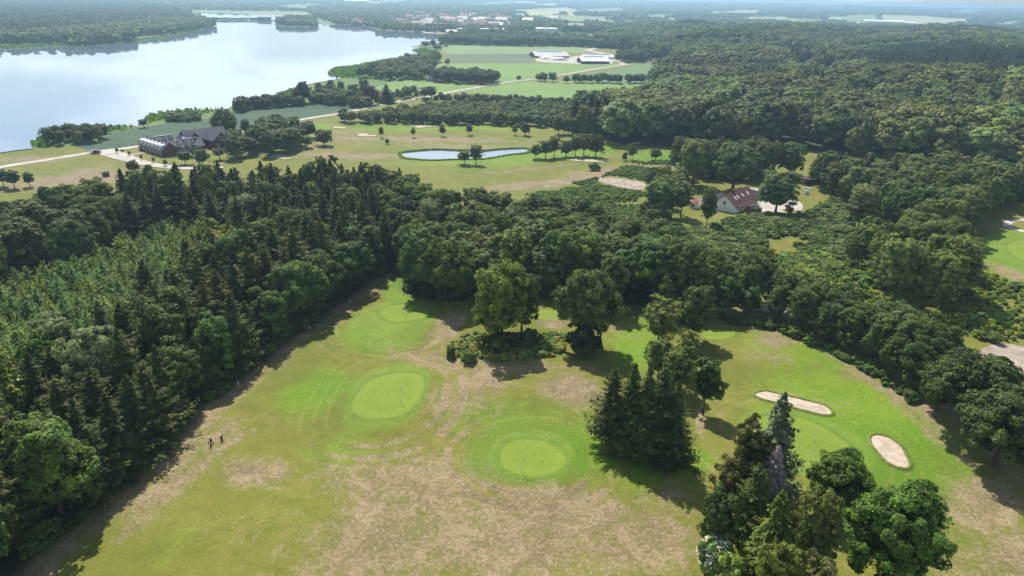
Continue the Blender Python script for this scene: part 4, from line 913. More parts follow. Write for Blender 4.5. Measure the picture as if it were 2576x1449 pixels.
def make_wood(name, label, pts, scl, tint, protos, cat='wood', tilt=None):
    n = len(pts)
    if n == 0: return
    pts = np.asarray(pts, np.float32); me = bpy.data.meshes.new(name); me.vertices.add(n); me.vertices.foreach_set('co', pts.ravel())
    a = me.attributes.new('rotz', 'FLOAT', 'POINT'); a.data.foreach_set('value', RNG.uniform(0, 6.28, n).astype(np.float32))
    a = me.attributes.new('scl', 'FLOAT_VECTOR', 'POINT'); a.data.foreach_set('vector', np.asarray(scl, np.float32).ravel())
    a = me.attributes.new('pidx', 'INT', 'POINT'); a.data.foreach_set('value', RNG.integers(0, len(protos), n).astype(np.int32))
    t4 = np.ones((n,4), np.float32); t4[:,:3] = tint
    a = me.attributes.new('tint', 'FLOAT_COLOR', 'POINT'); a.data.foreach_set('color', t4.ravel())
    o = link(name, me); tag(o, label, cat, kind='stuff')
    ng = bpy.data.node_groups.new(name, 'GeometryNodeTree'); ng.interface.new_socket('Geometry', in_out='INPUT', socket_type='NodeSocketGeometry'); ng.interface.new_socket('Geometry', in_out='OUTPUT', socket_type='NodeSocketGeometry')
    N = ng.nodes; Lk = ng.links; gi = N.new('NodeGroupInput'); go = N.new('NodeGroupOutput'); iop = N.new('GeometryNodeInstanceOnPoints'); jn = N.new('GeometryNodeJoinGeometry')
    for p_ in protos:
        oi = N.new('GeometryNodeObjectInfo'); oi.inputs['Object'].default_value = p_; oi.transform_space = 'ORIGINAL'
        sm = N.new('GeometryNodeSetMaterial'); sm.inputs['Material'].default_value = M['wood']; gt = N.new('GeometryNodeGeometryToInstance')
        Lk.new(oi.outputs['Geometry'], sm.inputs[0]); Lk.new(sm.outputs[0], gt.inputs[0]); Lk.new(gt.outputs[0], jn.inputs[0])
    def na(nm, dt):
        x = N.new('GeometryNodeInputNamedAttribute'); x.data_type = dt; x.inputs['Name'].default_value = nm; return next(s for s in x.outputs if s.enabled and s.name == 'Attribute')
    cx = N.new('ShaderNodeCombineXYZ'); Lk.new(na('rotz', 'FLOAT'), cx.inputs[2])
    Lk.new(gi.outputs[0], iop.inputs['Points']); Lk.new(jn.outputs[0], iop.inputs['Instance']); iop.inputs['Pick Instance'].default_value = True
    Lk.new(na('pidx', 'INT'), iop.inputs['Instance Index']); Lk.new(cx.outputs[0], iop.inputs['Rotation']); Lk.new(na('scl', 'FLOAT_VECTOR'), iop.inputs['Scale'])
    Lk.new(iop.outputs[0], go.inputs[0]); md = o.modifiers.new('instances', 'NODES'); md.node_group = ng
    return o
def crown_obj(mesh):
    return next(o for o in bpy.data.objects if o.type == 'MESH' and o.data == mesh)
# the low trees at the shore of the far belt carry the meshes the far woods reuse
tree('farbroad', *P(1090, 119), 9, 4, 'left of the three small trees behind the reed point', None, (.06,.08,.05), 0)
tree('farbroad', *P(1112, 117), 8, 4, 'middle of the three small trees behind the reed point', None, (.06,.08,.05), 1)
tree('farcon', *P(1122, 117), 9, 2.5, 'slim conifer right of the small trees behind the reed point', None, (.05,.07,.05), 0)
for i, mq in enumerate(MEDB):
    if not any(o.type == 'MESH' and o.data == mq for o in bpy.data.objects):
        tree('medbroad', *P(1420+i*9, 338), 8, 3, ['left','middle','right'][i]+' of three small trees before the hillside wood by the thin bunker', None, None, i)
PRB = [crown_obj(m_) for m_ in MEDB]; PRF = [crown_obj(PROTO['farbroad'][0][0]), crown_obj(PROTO['farbroad'][1][0])]; PRC = [crown_obj(PROTO['farcon'][0][0])]
def tints(base, n, a=.2, rng=RNG):
    base = np.asarray(base)*np.ones((n,3)); k = 1+rng.uniform(-a, a, n); w = rng.uniform(-a, a, n)*.6
    return base*np.stack([k*(1+w), k, k*(1-w)], 1)
CB = PP([(2130,175),(2250,155),(2420,165),(2700,200),(2900,300),(2800,345),(2576,310),(2400,275),(2230,235)])
_r = np.random.default_rng(21); SX, SY = _r.uniform(-100,1700,420), _r.uniform(250,1600,420); SH = _r.uniform(9.5,18.5,420); SC_ = _r.uniform(.66,1.38,(420,1))*np.array([1,1,1])*(1+_r.uniform(-.14,.14,(420,3)))
_n = []
for q in WOODPTS:
    if q[6] in ('hill',):
        d_ = np.hypot(SX-q[1], (SY-q[2])*1.5); i_ = int(np.argmin(d_)); edge = dist_line(np.array([q[1]]), np.array([q[2]]), HILL[:10])[0]
        h_ = .45*q[3]+.55*SH[i_] if edge > 30 else q[3]+1.5
        v_ = _r.uniform(.72,1.3); h_ *= .8+.2*v_
        c_ = tuple(np.array(q[5])*SC_[i_]*_r.uniform(.68,1.42)*np.array([_r.uniform(.85,1.2),1,_r.uniform(.8,1.25)])); k_ = q[0]; r_q = q[4]*v_
        if inside(np.array([q[1]]), np.array([q[2]]), CB)[0] or (SH[i_] > 18.1 and edge > 120): k_ = 'farcon'; c_ = (.050,.066,.036); r_q = 3.1
        _n.append((k_, q[1], q[2], h_, r_q, c_, q[6]))
        if k_ == 'farcon':
            for _k in range(2):
                ax_ = q[1]+_r.uniform(-4.5,4.5); ay_ = q[2]+_r.uniform(-4.5,4.5); _n.append((k_, ax_, ay_, h_*_r.uniform(.85,1.05), r_q, c_, q[6]))
    else: _n.append(q)
_ids = {id(q) for q in WOODPTS if q[6] != 'hill'}; WOODPTS = _n
rest = [q for q in WOODPTS if id(q) not in chosen and (q[6] == 'hill' or inview(q[1], q[2], q[3], 400))]
def rest_wood(name, label, kinds, protos, Hp, Rp):
    L = [q for q in rest if q[0] in kinds]
    if not L: return
    A = np.array([[q[1], q[2], q[3], q[4]] for q in L]); z = H(A[:,0], A[:,1])
    make_wood(name, label, np.column_stack([A[:,0], A[:,1], z]), np.column_stack([A[:,3]/Rp, A[:,3]/Rp, A[:,2]/Hp]), tints(np.array([q[5] for q in L]), len(L)), protos)
rest_wood('broadleaf_wood', 'broad rolling mass of green broadleaf treetops over the hillside and belts', ('oak','broad','beech','birch','medbroad','pine','shrub','small'), PRB, 13, 5.2)
rest_wood('conifer_wood', 'slim dark conifers scattered through the hillside wood', ('farcon','spruce','firtall','larch','young'), PRC, 14, 2.6)

# conifer block on the right hillside
_old = PP([(2150,165),(2300,150),(2500,180),(2800,230),(2800,330),(2576,300),(2400,260),(2200,225)])
# ------------------------------------------------------------------ wood across the lake
def hexpts(poly, sp, seed):
    r = np.random.default_rng(seed); x0, y0 = poly.min(0); x1, y1 = poly.max(0); A, B = np.meshgrid(np.arange(x0, x1, sp), np.arange(y0, y1, sp*.87)); A = A + (np.arange(A.shape[0]) % 2)[:,None]*sp*.5
    A = A.ravel()+r.uniform(-.4,.4,A.size)*sp; B = B.ravel()+r.uniform(-.4,.4,B.size)*sp; k = inside(A, B, poly); A, B = A[k], B[k]
    k = np.abs(A) < B*.95+80; return A[k], B[k]
SHORE = PP([(-500,118),(0,110),(100,107),(270,102),(330,98),(345,92),(400,88),(480,73),(540,62),(528,51),(505,40),(485,33),(440,18),(300,2),(120,-6),(-60,-10),(-500,-20)])
SHORE = PP([(-500,118),(0,110),(100,107),(270,102),(330,98),(345,92),(400,88),(480,73),(540,62),(525,57),(470,44),(455,30),(400,18),(300,4),(120,-6),(-60,-10),(-500,-20)])
A, B = hexpts(SHORE, 9.5, 3); dd = dist_line(A, B, PP([(-500,118),(0,110),(100,107),(270,102),(330,98),(345,92),(400,88),(480,73),(540,62)]))
con = (dd > 110) & (RNG.uniform(0,1,len(A)) < .75); n_ = len(A)
hh = RNG.uniform(9, 13, n_)
make_wood('lakeside_wood', 'wooded tongue of land across the lake, dark conifers behind a broadleaf fringe', np.column_stack([A, B, H(A, B)])[con], np.column_stack([np.full(n_,1.5), np.full(n_,1.5), hh/13])[con], tints((.06,.075,.058), con.sum()), PRC)
make_wood('lakeside_broadleaf_fringe', 'rounded broadleaf trees fringing the far lake shore', np.column_stack([A, B, H(A, B)])[~con], np.column_stack([np.full(n_,1.25), np.full(n_,1.25), hh/13])[~con], tints((.10,.13,.065), (~con).sum()), PRF)
ISL = PP([(695,62),(705,55),(740,50),(790,53),(795,60),(770,66),(715,66)]); sheet('island', PP([(690,63),(700,54),(740,49),(792,51),(802,60),(775,69),(715,68)]), .5, M['marsh'])
A, B = hexpts(ISL, 10, 4); n_ = len(A)
make_wood('island_wood', 'small wooded island at the far end of the lake', np.column_stack([A, B, np.zeros(n_)]), np.column_stack([np.full(n_,1.3), np.full(n_,1.3), RNG.uniform(.7,1.1,n_)]), tints((.06,.08,.05), n_), PRF)
cpts = spline(PP([(525,49),(560,51),(620,51),(655,51.5)]), False, 14)
cpts = cpts + RNG.uniform(-8,8,cpts.shape); make_wood('causeway_bushes', 'line of low trees on the causeway across the far lake', np.column_stack([cpts, np.full(len(cpts),1.0)]), np.column_stack([np.full(len(cpts),1.0)]*2+[RNG.uniform(.15,.4,len(cpts))]), tints((.06,.075,.05), len(cpts)), PRF)

# ------------------------------------------------------------------ far country: woods, hedges and fields to the horizon
def vnoise(x, y, s, seed):
    r = np.random.default_rng(seed); T_ = r.uniform(0, 1, (64,64)); u = x/s; v = y/s; i = np.floor(u).astype(int); j = np.floor(v).astype(int); fu = u-i; fv = v-j; fu = fu*fu*(3-2*fu); fv = fv*fv*(3-2*fv)
    g_ = lambda a, b: T_[a % 64, b % 64]
    return (g_(i,j)*(1-fu)+g_(i+1,j)*fu)*(1-fv) + (g_(i,j+1)*(1-fu)+g_(i+1,j+1)*fu)*fv
farfields = [o for o in bpy.data.objects if o.name.startswith('field') and abs(o.data.vertices[0].co.z) > .5]
fpolys = [np.array([v.co[:2] for v in o.data.vertices]) for o in farfields]
TOWN = PP([(1000,62),(1060,80),(1160,82),(1300,78),(1420,72),(1470,60),(1300,42),(1100,32),(980,38),(900,48)])
def farpts(r0, r1, sp, seed, thr):
    r = np.random.default_rng(seed); n_ = int(1.75*.5*(r1*r1-r0*r0)/sp**2); a = r.uniform(-.86,.86,n_); q = np.sqrt(r.uniform(r0*r0, r1*r1, n_)); A, B = q*np.sin(a), q*np.cos(a)
    w = .6*vnoise(A*.8+900, B*1.6+500, 330, 5) + .4*vnoise(A+300, B*1.5, 120, 6)
    keep = w > thr - .12*vnoise(A, B, 900, 9)
    for pl in [lake_poly, PP(farwater_px), HILL, SHORE, ISL] + fpolys: keep &= ~inside(A, B, pl)
    keep &= ~inside(A, B, PP([(470,60),(545,66),(700,62),(860,66),(800,46),(770,30),(480,27)]))
    near = PP([(858,200),(1100,112),(1168,94),(1300,103),(1470,110),(1520,118),(1600,142),(1700,156),(1700,300),(900,330)]); keep &= ~inside(A, B, near)
    intown = inside(A, B, TOWN); keep &= ~(intown & (r.uniform(0,1,n_) < .72)); keep |= (intown & (r.uniform(0,1,n_) < .18))
    for pl in [lake_poly] + fpolys: keep &= ~inside(A, B, pl)
    keep &= ~inside(A, B, PP([(880,168),(1060,118),(1105,108),(1145,95),(1160,98),(1300,106),(1470,112),(1540,120),(1610,146),(1700,160),(1640,400),(700,400)]))
    return A[keep], B[keep]
pt, sc_, tn_ = [], [], []
for r0, r1, sp, seed, thr, k in ((820,1500,11,1,.42,1.15),(1500,2600,15,2,.51,1.6),(2600,4500,28,3,.50,2.6),(4500,9500,62,4,.44,6.0)):
    A, B = farpts(r0, r1, sp, seed, thr); n_ = len(A); z = H(A, B); pt.append(np.column_stack([A, B, z-.3]))
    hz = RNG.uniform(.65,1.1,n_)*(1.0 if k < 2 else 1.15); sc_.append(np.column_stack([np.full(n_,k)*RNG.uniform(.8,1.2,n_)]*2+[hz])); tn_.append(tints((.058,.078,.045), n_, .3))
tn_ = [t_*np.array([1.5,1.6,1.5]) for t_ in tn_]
make_wood('distant_woodland', 'hazy patchwork of woods and hedges stretching to the horizon', np.vstack(pt), np.vstack(sc_), np.vstack(tn_), PRF)

# ------------------------------------------------------------------ ground cover
def cover(name, label, polys, sp, hr, cols, seed, protos=None, Hp=3.2, wide=1.0, excl=()):
    protos = protos or [crown_obj(PROTO['shrub'][0][0]), crown_obj(PROTO['shrub'][1][0])]; PT, SC, TN = [], [], []; r = np.random.default_rng(seed)
    for i, pl in enumerate(polys):
        pl = PP(pl); A, B = hexpts(pl, sp, seed+i)
        for (ex, ey, er) in excl:
            k = np.hypot(A-ex, B-ey) > er; A, B = A[k], B[k]
        n_ = len(A)
        w = vnoise(A+70, B+40, 7, seed); k = w > .22; A, B, w = A[k], B[k], w[k]; n_ = len(A)
        h = hr[0] + (hr[1]-hr[0])*np.clip(w*r.uniform(.6,1.4,n_), 0, 1); PT.append(np.column_stack([A, B, H(A, B)-.1])); s_ = h/Hp
        SC.append(np.column_stack([s_*wide*r.uniform(.8,1.4,n_)]*2+[s_])); ci = r.integers(0, len(cols), n_); TN.append(tints(np.array(cols)[ci], n_, .22))
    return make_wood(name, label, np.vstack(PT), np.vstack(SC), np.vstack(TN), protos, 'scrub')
cover('bracken', 'low dark green bracken left of the white house', [[(1375,478),(1440,462),(1500,448),(1560,425),(1640,408),(1700,405),(1700,440),(1625,455),(1560,445),(1505,448),(1500,465),(1480,470),(1460,482),(1420,492)],[(1375,478),(1420,476),(1500,466),(1560,478),(1625,490),(1650,470),(1690,500),(1690,590),(1640,585),(1500,578),(1400,568),(1330,556),(1300,530),(1330,500)]], 1.5, (.5,1.3), [(.07,.12,.032),(.085,.135,.04)], 60, wide=1.2)
cover('hillside_scrub', 'dark green scrub on the slope before the white house', [[(1640,560),(1780,585),(1900,545),(2010,540),(2120,510),(2140,560),(2150,620),(2130,640),(2140,670),(1950,680),(1800,680),(1660,650)]], 1.9, (.8,2.6), [(.06,.10,.03),(.075,.12,.04),(.12,.15,.09)], 61, wide=1.1)
cover('weedy_clearing', 'pale green weeds and bushes in the clearing inside the right wood', [[(1680,640),(1850,660),(1960,650),(2100,630),(2200,640),(2260,700),(2250,790),(2180,795),(2070,760),(1960,700),(1860,670),(1700,655)], [(2440,700),(2480,690),(2560,715),(2700,740),(2700,880),(2560,850),(2500,870),(2440,850),(2400,800)]], 1.9, (.4,2.2), [(.11,.165,.06),(.14,.20,.06),(.085,.13,.055),(.16,.21,.05)], 62)
cover('rough_herbs', 'rough herbs and nettles on the island between the greens', [[(1120,880),(1150,845),(1200,835),(1300,850),(1380,835),(1425,845),(1428,880),(1400,897),(1300,903),(1180,905),(1130,895)]], 1.0, (.25,1.0), [(.11,.17,.05),(.15,.19,.06),(.09,.14,.04),(.22,.2,.11)], 63, wide=1.2)
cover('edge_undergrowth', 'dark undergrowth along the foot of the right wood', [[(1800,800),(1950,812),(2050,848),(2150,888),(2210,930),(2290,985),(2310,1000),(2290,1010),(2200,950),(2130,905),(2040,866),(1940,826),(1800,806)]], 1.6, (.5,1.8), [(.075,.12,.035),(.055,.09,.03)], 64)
cover('meadow_tussocks', 'scattered low bushes on the rough lawn beside the white house', [[(2020,500),(2100,510),(2120,540),(2050,560)], [(1720,470),(1800,470),(1800,495),(1740,495)],[(1560,415),(1620,405),(1640,412),(1570,425)]], 4.5, (.4,1.6), [(.08,.12,.045)], 65)
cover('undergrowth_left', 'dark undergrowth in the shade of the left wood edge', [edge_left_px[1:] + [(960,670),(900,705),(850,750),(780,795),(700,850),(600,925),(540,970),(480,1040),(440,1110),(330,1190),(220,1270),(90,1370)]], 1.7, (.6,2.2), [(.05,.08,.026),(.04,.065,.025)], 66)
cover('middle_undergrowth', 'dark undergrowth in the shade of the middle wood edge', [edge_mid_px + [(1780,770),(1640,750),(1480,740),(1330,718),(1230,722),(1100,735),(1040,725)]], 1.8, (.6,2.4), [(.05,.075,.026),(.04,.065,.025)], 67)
# reeds
def reeds(name, label, polys_px, sp, h, col, seed, world=False):
    r = np.random.default_rng(seed); PT = []
    for pl in polys_px:
        pl = pl if world else PP(pl); A, B = hexpts(pl, sp, seed); PT.append(np.column_stack([A, B]))
    A = np.vstack(PT); n_ = len(A); hh = h*r.uniform(.7,1.15,n_); a = r.uniform(0, 3.14, n_); w = sp*.85
    t = np.column_stack([np.cos(a), np.sin(a), np.zeros(n_)])*w/2; base = np.column_stack([A, np.zeros(n_)]); up = np.column_stack([r.normal(size=n_)*.15, r.normal(size=n_)*.15, hh])
    v = np.empty((n_,4,3)); v[:,0] = base-t; v[:,1] = base+t; v[:,2] = base+t*.7+up; v[:,3] = base-t*.7+up
    me = mesh_np(name, v.reshape(-1,3), np.arange(4*n_).reshape(n_,4)); at = me.attributes.new('tone', 'FLOAT', 'FACE'); at.data.foreach_set('value', r.uniform(.2,.9,n_).astype(np.float32))
    me.materials.append(M['leaf']); o = link(name, me); o.color = (*col, 1); tag(o, label, 'reeds', kind='stuff'); return o
reeds('reeds', 'bright green reed beds along the near lake shore', [
  [(82,372),(82,360),(100,348),(140,338),(180,330),(233,321),(333,320),(340,323),(260,334),(190,345),(130,362),(120,372)],
  [(365,306),(367,298),(400,287),(483,279),(560,277),(566,279),(500,287),(430,297),(380,309)],
  [(603,264),(607,254),(700,243),(745,243),(740,250),(650,262),(610,268)],
  [(709,241),(708,233),(760,224),(790,225),(760,240),(730,245)],
  [(824,184),(845,172),(898,167),(958,154),(1000,148),(1010,152),(940,175),(900,195),(860,197),(832,191)],
  [(1037,127),(1062,123),(1095,128),(1100,136),(1067,137)],[(0,124),(95,118),(270,112),(397,97),(540,68),(528,66),(400,93),(280,106),(100,112),(0,117)]], 2.4, 1.9, (.075,.125,.035), 70)
pr = pond_poly; cen = pr.mean(0); ringp = np.vstack([pr, pr[:1], (cen+(pr-cen)*1.05)[::-1][:1], (cen+(pr-cen)*1.05)[::-1]])
po = cen+(pr-cen)*1.045; nP = len(pr); PTS = []
for i in range(nP):
    for k in range(60):
        t = random.random(); a = pr[i]*(1-t)+pr[(i+1) % nP]*t; b_ = po[i]*(1-t)+po[(i+1) % nP]*t; s = random.random()**1.3; PTS.append(a*(1-s)+b_*s)
PTS = np.array(PTS); n_ = len(PTS); r = np.random.default_rng(8); a = r.uniform(0,3.14,n_); t = np.column_stack([np.cos(a), np.sin(a), np.zeros(n_)])*.35; base = np.column_stack([PTS, np.zeros(n_)]); up = np.column_stack([r.normal(size=n_)*.1]*2+[r.uniform(.15,.65,n_)])
v = np.empty((n_,4,3)); v[:,0] = base-t; v[:,1] = base+t; v[:,2] = base+t*.6+up; v[:,3] = base-t*.6+up
me = mesh_np('pond_reeds', v.reshape(-1,3), np.arange(4*n_).reshape(n_,4)); at = me.attributes.new('tone','FLOAT','FACE'); at.data.foreach_set('value', r.uniform(.2,.9,n_).astype(np.float32)); me.materials.append(M['leaf'])
o = link('pond_reeds', me); o.color = (.15,.2,.06,1); tag(o, 'fringe of reeds round the golf course pond', 'reeds', kind='stuff')

# ------------------------------------------------------------------ buildings
def frame(A, B):
    A, B = np.asarray(A), np.asarray(B); d = B-A; L = np.hypot(*d); return L, math.atan2(d[1], d[0])
def gabled(mbw, mbr, x0, x1, y0, y1, hw, hr, over=.35, axis='x', z0=-.3, thick=.18):
    """walls into mbw, roof slabs into mbr; ridge along axis"""
    if axis == 'x':
        ym = (y0+y1)/2; v = [(x0,y0,z0),(x1,y0,z0),(x1,y1,z0),(x0,y1,z0),(x0,y0,hw),(x1,y0,hw),(x1,y1,hw),(x0,y1,hw),(x0,ym,hw+hr),(x1,ym,hw+hr)]
        mbw.add(v, [(0,1,5,4),(2,3,7,6),(1,2,6,9,5),(3,0,4,8,7)])
        for s, ye in ((-1, y0), (1, y1)):
            k = over*hr/abs(ym-y0); yo = ye+s*over; a = [(x0-over,yo,hw-k+.02),(x1+over,yo,hw-k+.02),(x1+over,ym,hw+hr+.02),(x0-over,ym,hw+hr+.02)]; q = a+[(p[0],p[1],p[2]+thick) for p in a]
            mbr.add(q, [(0,1,2,3),(4,5,6,7),(0,1,5,4),(1,2,6,5),(3,0,4,7)])
    else:
        n0 = len(mbw.v); n1 = len(mbr.v); gabled(mbw, mbr, y0, y1, -x1, -x0, hw, hr, over, 'x', z0, thick)
        mbw.v[n0:] = [(-p[1], p[0], p[2]) for p in mbw.v[n0:]]; mbr.v[n1:] = [(-p[1], p[0], p[2]) for p in mbr.v[n1:]]
def window(parent, x, y, z, w, h, ny, mat='white', t=.06):
    """upright window on a wall facing -y (ny=-1), +y, or side 'x-'"""
    f = MB(); p = MB()
    if ny in (-1, 1):
        y0, y1 = (y-t, y+.02) if ny == -1 else (y-.02, y+t); f.box(x-w/2, x+w/2, y0, y1, z-h/2, z+h/2); yy = y-t-.01 if ny == -1 else y+t+.01
        p.box(x-w/2+.12, x+w/2-.12, min(yy, y), max(yy, y)+0, z-h/2+.12, z+h/2-.12)
    else:
        s = -1 if ny == 'x-' else 1; f.box(min(x, x+s*t), max(x, x+s*t), y-w/2, y+w/2, z-h/2, z+h/2); p.box(min(x, x+s*(t+.01)), max(x, x+s*(t+.01)), y-w/2+.12, y+w/2-.12, z-h/2+.12, z+h/2-.12)
    o = f.build('window', M[mat], parent); p.build('pane', M['glass'], o); return o
# white house with brown-red roof
A, C_, D_ = P(1802,521), P(1852,538), P(1905,514)
Wd, _ = frame(A, C_); L, ang = frame(C_, D_); hw = hgt(1852,538,524); top = hgt(1826,530,490)
o = empty('white_house', (C_[0], C_[1], 0), ang); tag(o, 'white gabled house with brown red tiled roof and roof windows in the clearing', 'house')
w_, r2 = MB(), MB(); gabled(w_, r2, 0, L, 0, Wd, hw, top-hw, .4); w_.build('wall', M['white'], o); rf = r2.build('roof', M['brownroof'], o)
for u in (.22,.34,.56,.8):
    for dv in (0,):
        k = MB(); tt = .42; y = Wd/2*(1-tt) ; z = hw+(top-hw)*(y/(Wd/2))+.26; sl = (top-hw)/(Wd/2); x = L*u
        k.add([(x-.35,y-.5,z-.5*sl),(x+.35,y-.5,z-.5*sl),(x+.35,y+.5,z+.5*sl),(x-.35,y+.5,z+.5*sl),(x-.35,y-.5,z-.5*sl-.15),(x+.35,y-.5,z-.5*sl-.15),(x+.35,y+.5,z+.5*sl-.15),(x-.35,y+.5,z+.5*sl-.15)], [(0,1,2,3),(0,1,5,4),(1,2,6,5),(2,3,7,6),(3,0,4,7)]); sk = k.build('roof_window', M['white'], o)
window(o, 0, Wd*.5, hw+.9, 1.1, 1.3, 'x-'); window(o, 0, Wd*.45, 1.4, .6, .5, 'x-')
for u in (.12,.3,.48,.66,.85): window(o, L*u, 0, 1.5, .9, 1.2, -1)
a_, b_ = MB(), MB(); gabled(a_, b_, L*.18, L*.62, Wd, Wd+2.6, hw*.95, 1.5, .3); a_.build('annex_wall', M['white'], o); b_.build('annex_roof', M['asphalt'], o)
k = MB(); k.box(L*.3, L*.3+.7, Wd*.5-.4, Wd*.5+.4, top-.4, top+.9); k.build('chimney', M['brick'], o)
g_ = MB(); h_ = MB(); gabled(g_, h_, L+.5, L+4.5, Wd*.45, Wd*.95, 2.2, .5, .2); g_.build('carport_wall', M['white'], o); h_.build('carport_roof', M['greyroof'], o)
# long dark shed
A, B = P(1967,450), P(2030,466); L, ang = frame(A, B); o = empty('shed', (A[0], A[1], 0), ang); tag(o, 'long low dark shed with brown roof at the edge of the trees behind the lawn', 'shed')
h_ = hgt(2030,466,457)+.8; k = MB(); k.box(0, L, 2.8, 3, -.1, h_-.3); k.box(0, .15, 0, 2.8, -.1, h_-.2); k.box(L-.15, L, 0, 2.8, -.1, h_-.2); k.build('wall', M['darkwall'], o)
for i in range(6): k = MB(); k.box(L*i/5-.08 if i else 0, L*i/5+.08, -.02, .14, -.1, h_-.05); k.build('post', M['darkwall'], o)
k = MB(); k.add([(-.4,-.6,h_),(L+.4,-.6,h_),(L+.4,3.4,h_-.25),(-.4,3.4,h_-.25),(-.4,-.6,h_+.14),(L+.4,-.6,h_+.14),(L+.4,3.4,h_-.11),(-.4,3.4,h_-.11)], [(0,3,2,1),(4,5,6,7),(0,1,5,4),(1,2,6,5),(2,3,7,6),(3,0,4,7)]); k.build('roof', M['brownroof'], o)
# white stones by the shed and tank, swing, gazebo
for i in range(9):
    x, y = P(1990+i*7+random.uniform(-3,3), 470+i*.9+random.uniform(-2,2)); me = bpy.data.meshes.new('stone'); import bmesh
    bm = bmesh.new(); bmesh.ops.create_icosphere(bm, subdivisions=2, radius=.5)
    for v in bm.verts: v.co *= random.uniform(.8,1.15); v.co.z *= .6
    bm.to_mesh(me); bm.free(); s = random.uniform(.6,1.1); o = link('stone', me, M['stone'], None, (x, y, .15)); o.scale = (s,s,s); tag(o, 'pale stone lying in the row before the dark shed', 'stone', 'pale stones before the dark shed')
x, y = P(2028,488); o = empty('water_tank', (x, y, 0), .3); tag(o, 'small grey and white tank standing on the lawn before the shed', 'tank')
k = MB(); k.box(-.75,.75,-.5,.5,.05,1.1); k.build('body', M['white'], o); k = MB(); k.box(-.8,.8,-.55,.55,1.1,1.2); k.build('lid', M['metal'], o)
for sx in (-.6,.6): k = MB(); k.box(sx-.08, sx+.08, -.45, .45, -.05, .05); k.build('foot', M['black'], o)
x, y = P(1745,522); o = empty('gazebo', (x, y, 0)); tag(o, 'small garden pavilion with reddish pointed roof beside the drive', 'pavilion')
pg = [(1.5*math.cos(i*math.pi/3), 1.5*math.sin(i*math.pi/3)) for i in range(6)]; k = MB(); k.prism(pg, -.1, 2.0); k.build('wall', M['white'], o)
k = MB(); n = 6; vv = [(p[0]*1.2, p[1]*1.2, 1.95) for p in pg]+[(0,0,3.1)]; k.add(vv, [(i,(i+1) % 6,6) for i in range(6)]+[tuple(range(6))[::-1]]); k.build('roof', M['redroof'], o)
# brick manor: U shaped block with dormers and a taller gabled block
Lc, Cc, Rc = P(358,376), P(427,392), P(516,379); Lf, angf = frame(Cc, Rc); Ls, _ = frame(Lc, Cc)
o = empty('brick_manor', (Cc[0], Cc[1], 0), angf); tag(o, 'long red brick manor with slate roofs, dormers and gables beside the lake road', 'manor house', None)
inv = Matrix.Rotation(-angf, 2); lc = inv @ Vector(Lc-Cc); w_, r2 = MB(), MB(); hw = 2.3; hr = 2.6; D = 6.5
depth = max(lc.y, 16.0)
sk_ = lc.x/depth    # slant of the side wing
gabled(w_, r2, 0.5, Lf, 0, D, hw, hr, .35); gabled(w_, r2, 0.5, Lf*.62, depth-D, depth, hw, hr, .35); gabled(w_, r2, -3.0, D-3.0, -.6, depth+.6, hw+.02, hr+.12, .35, 'y')
w_.build('wall', M['brick'], o); r2.build('roof', M['slate'], o)
w_, r2 = MB(), MB(); x0 = Lf*.93; gabled(w_, r2, x0-2, x0+15.5, D+1, D+8.5, 3.5, 3.2, .35); gabled(w_, r2, x0+4.5, x0+11.5, -1.0, D+5, 3.52, 2.9, .35, 'y'); gabled(w_, r2, x0-3.5, x0+2.5, D-2.5, D+7, 3.8, 3.0, .35, 'y')
w_.build('gabled_wing_wall', M['brick'], o); r2.build('gabled_wing_roof', M['slate'], o)
def dormer(x, y, z, face='y'):
    a, b2 = MB(), MB()
    if face == 'y': gabled(a, b2, x-.65, x+.65, y-1.2, y+1.3, z+.75, .7, .12, 'y', z-.8, .08)
    else: gabled(a, b2, x-1.2, x+1.3, y-.65, y+.65, z+.75, .45, .12, 'x', z-.8, .08)
    d = a.build('dormer', M['white'], o); b2.build('dormer_roof', M['slate'] if face == 'y' else M['white'], d)
    p = MB()
    if face == 'y': p.box(x-.42, x+.42, y-1.23, y-1.19, z-.25, z+.65)
    else: p.box(x-1.23, x-1.19, y-.42, y+.42, z-.25, z+.65)
    p.build('pane', M['glass'], d)
for u in (.34,.53,.72): dormer(Lf*u, 1.7, hw+1.1)
dormer(Lf*.36, depth-D+1.7, hw+1.1); dormer(Lf*.53, depth-D+1.7, hw+1.1)
for i in range(6): dormer(-1.6, depth*(.08+.168*i), hw+1.1, 'x')
for i in range(8): window(o, 2+i*(Lf-4)/7, 0, 1.4, .9, 1.2, -1)
for i in range(7): window(o, -3.0, 1+i*(depth-2)/6, 1.4, .9, 1.2, 'x-')
window(o, x0+8, -1.0, 4.2, 1.6, 1.3, -1); window(o, x0+6.2, -1.0, 1.6, .9, 1.2, -1); window(o, x0+9.8, -1.0, 1.6, .9, 1.2, -1); window(o, x0-.5, D-2.5, 4.8, 1.4, 1.2, -1)
for u in (.55,): k = MB(); k.box(Lf*u-.4, Lf*u+.4, D/2-.4, D/2+.4, hw+hr-.5, hw+hr+.9); k.build('chimney', M['white'], o)
for (xa, xb, yy) in ((.1,.6,depth-D/2),(.55,.95,D/2)): k = MB(); k.box(Lf*xa+.5, Lf*xb, yy-.16, yy+.16, hw+hr+.12, hw+hr+.3); k.build('ridge_cap', M['white'], o)
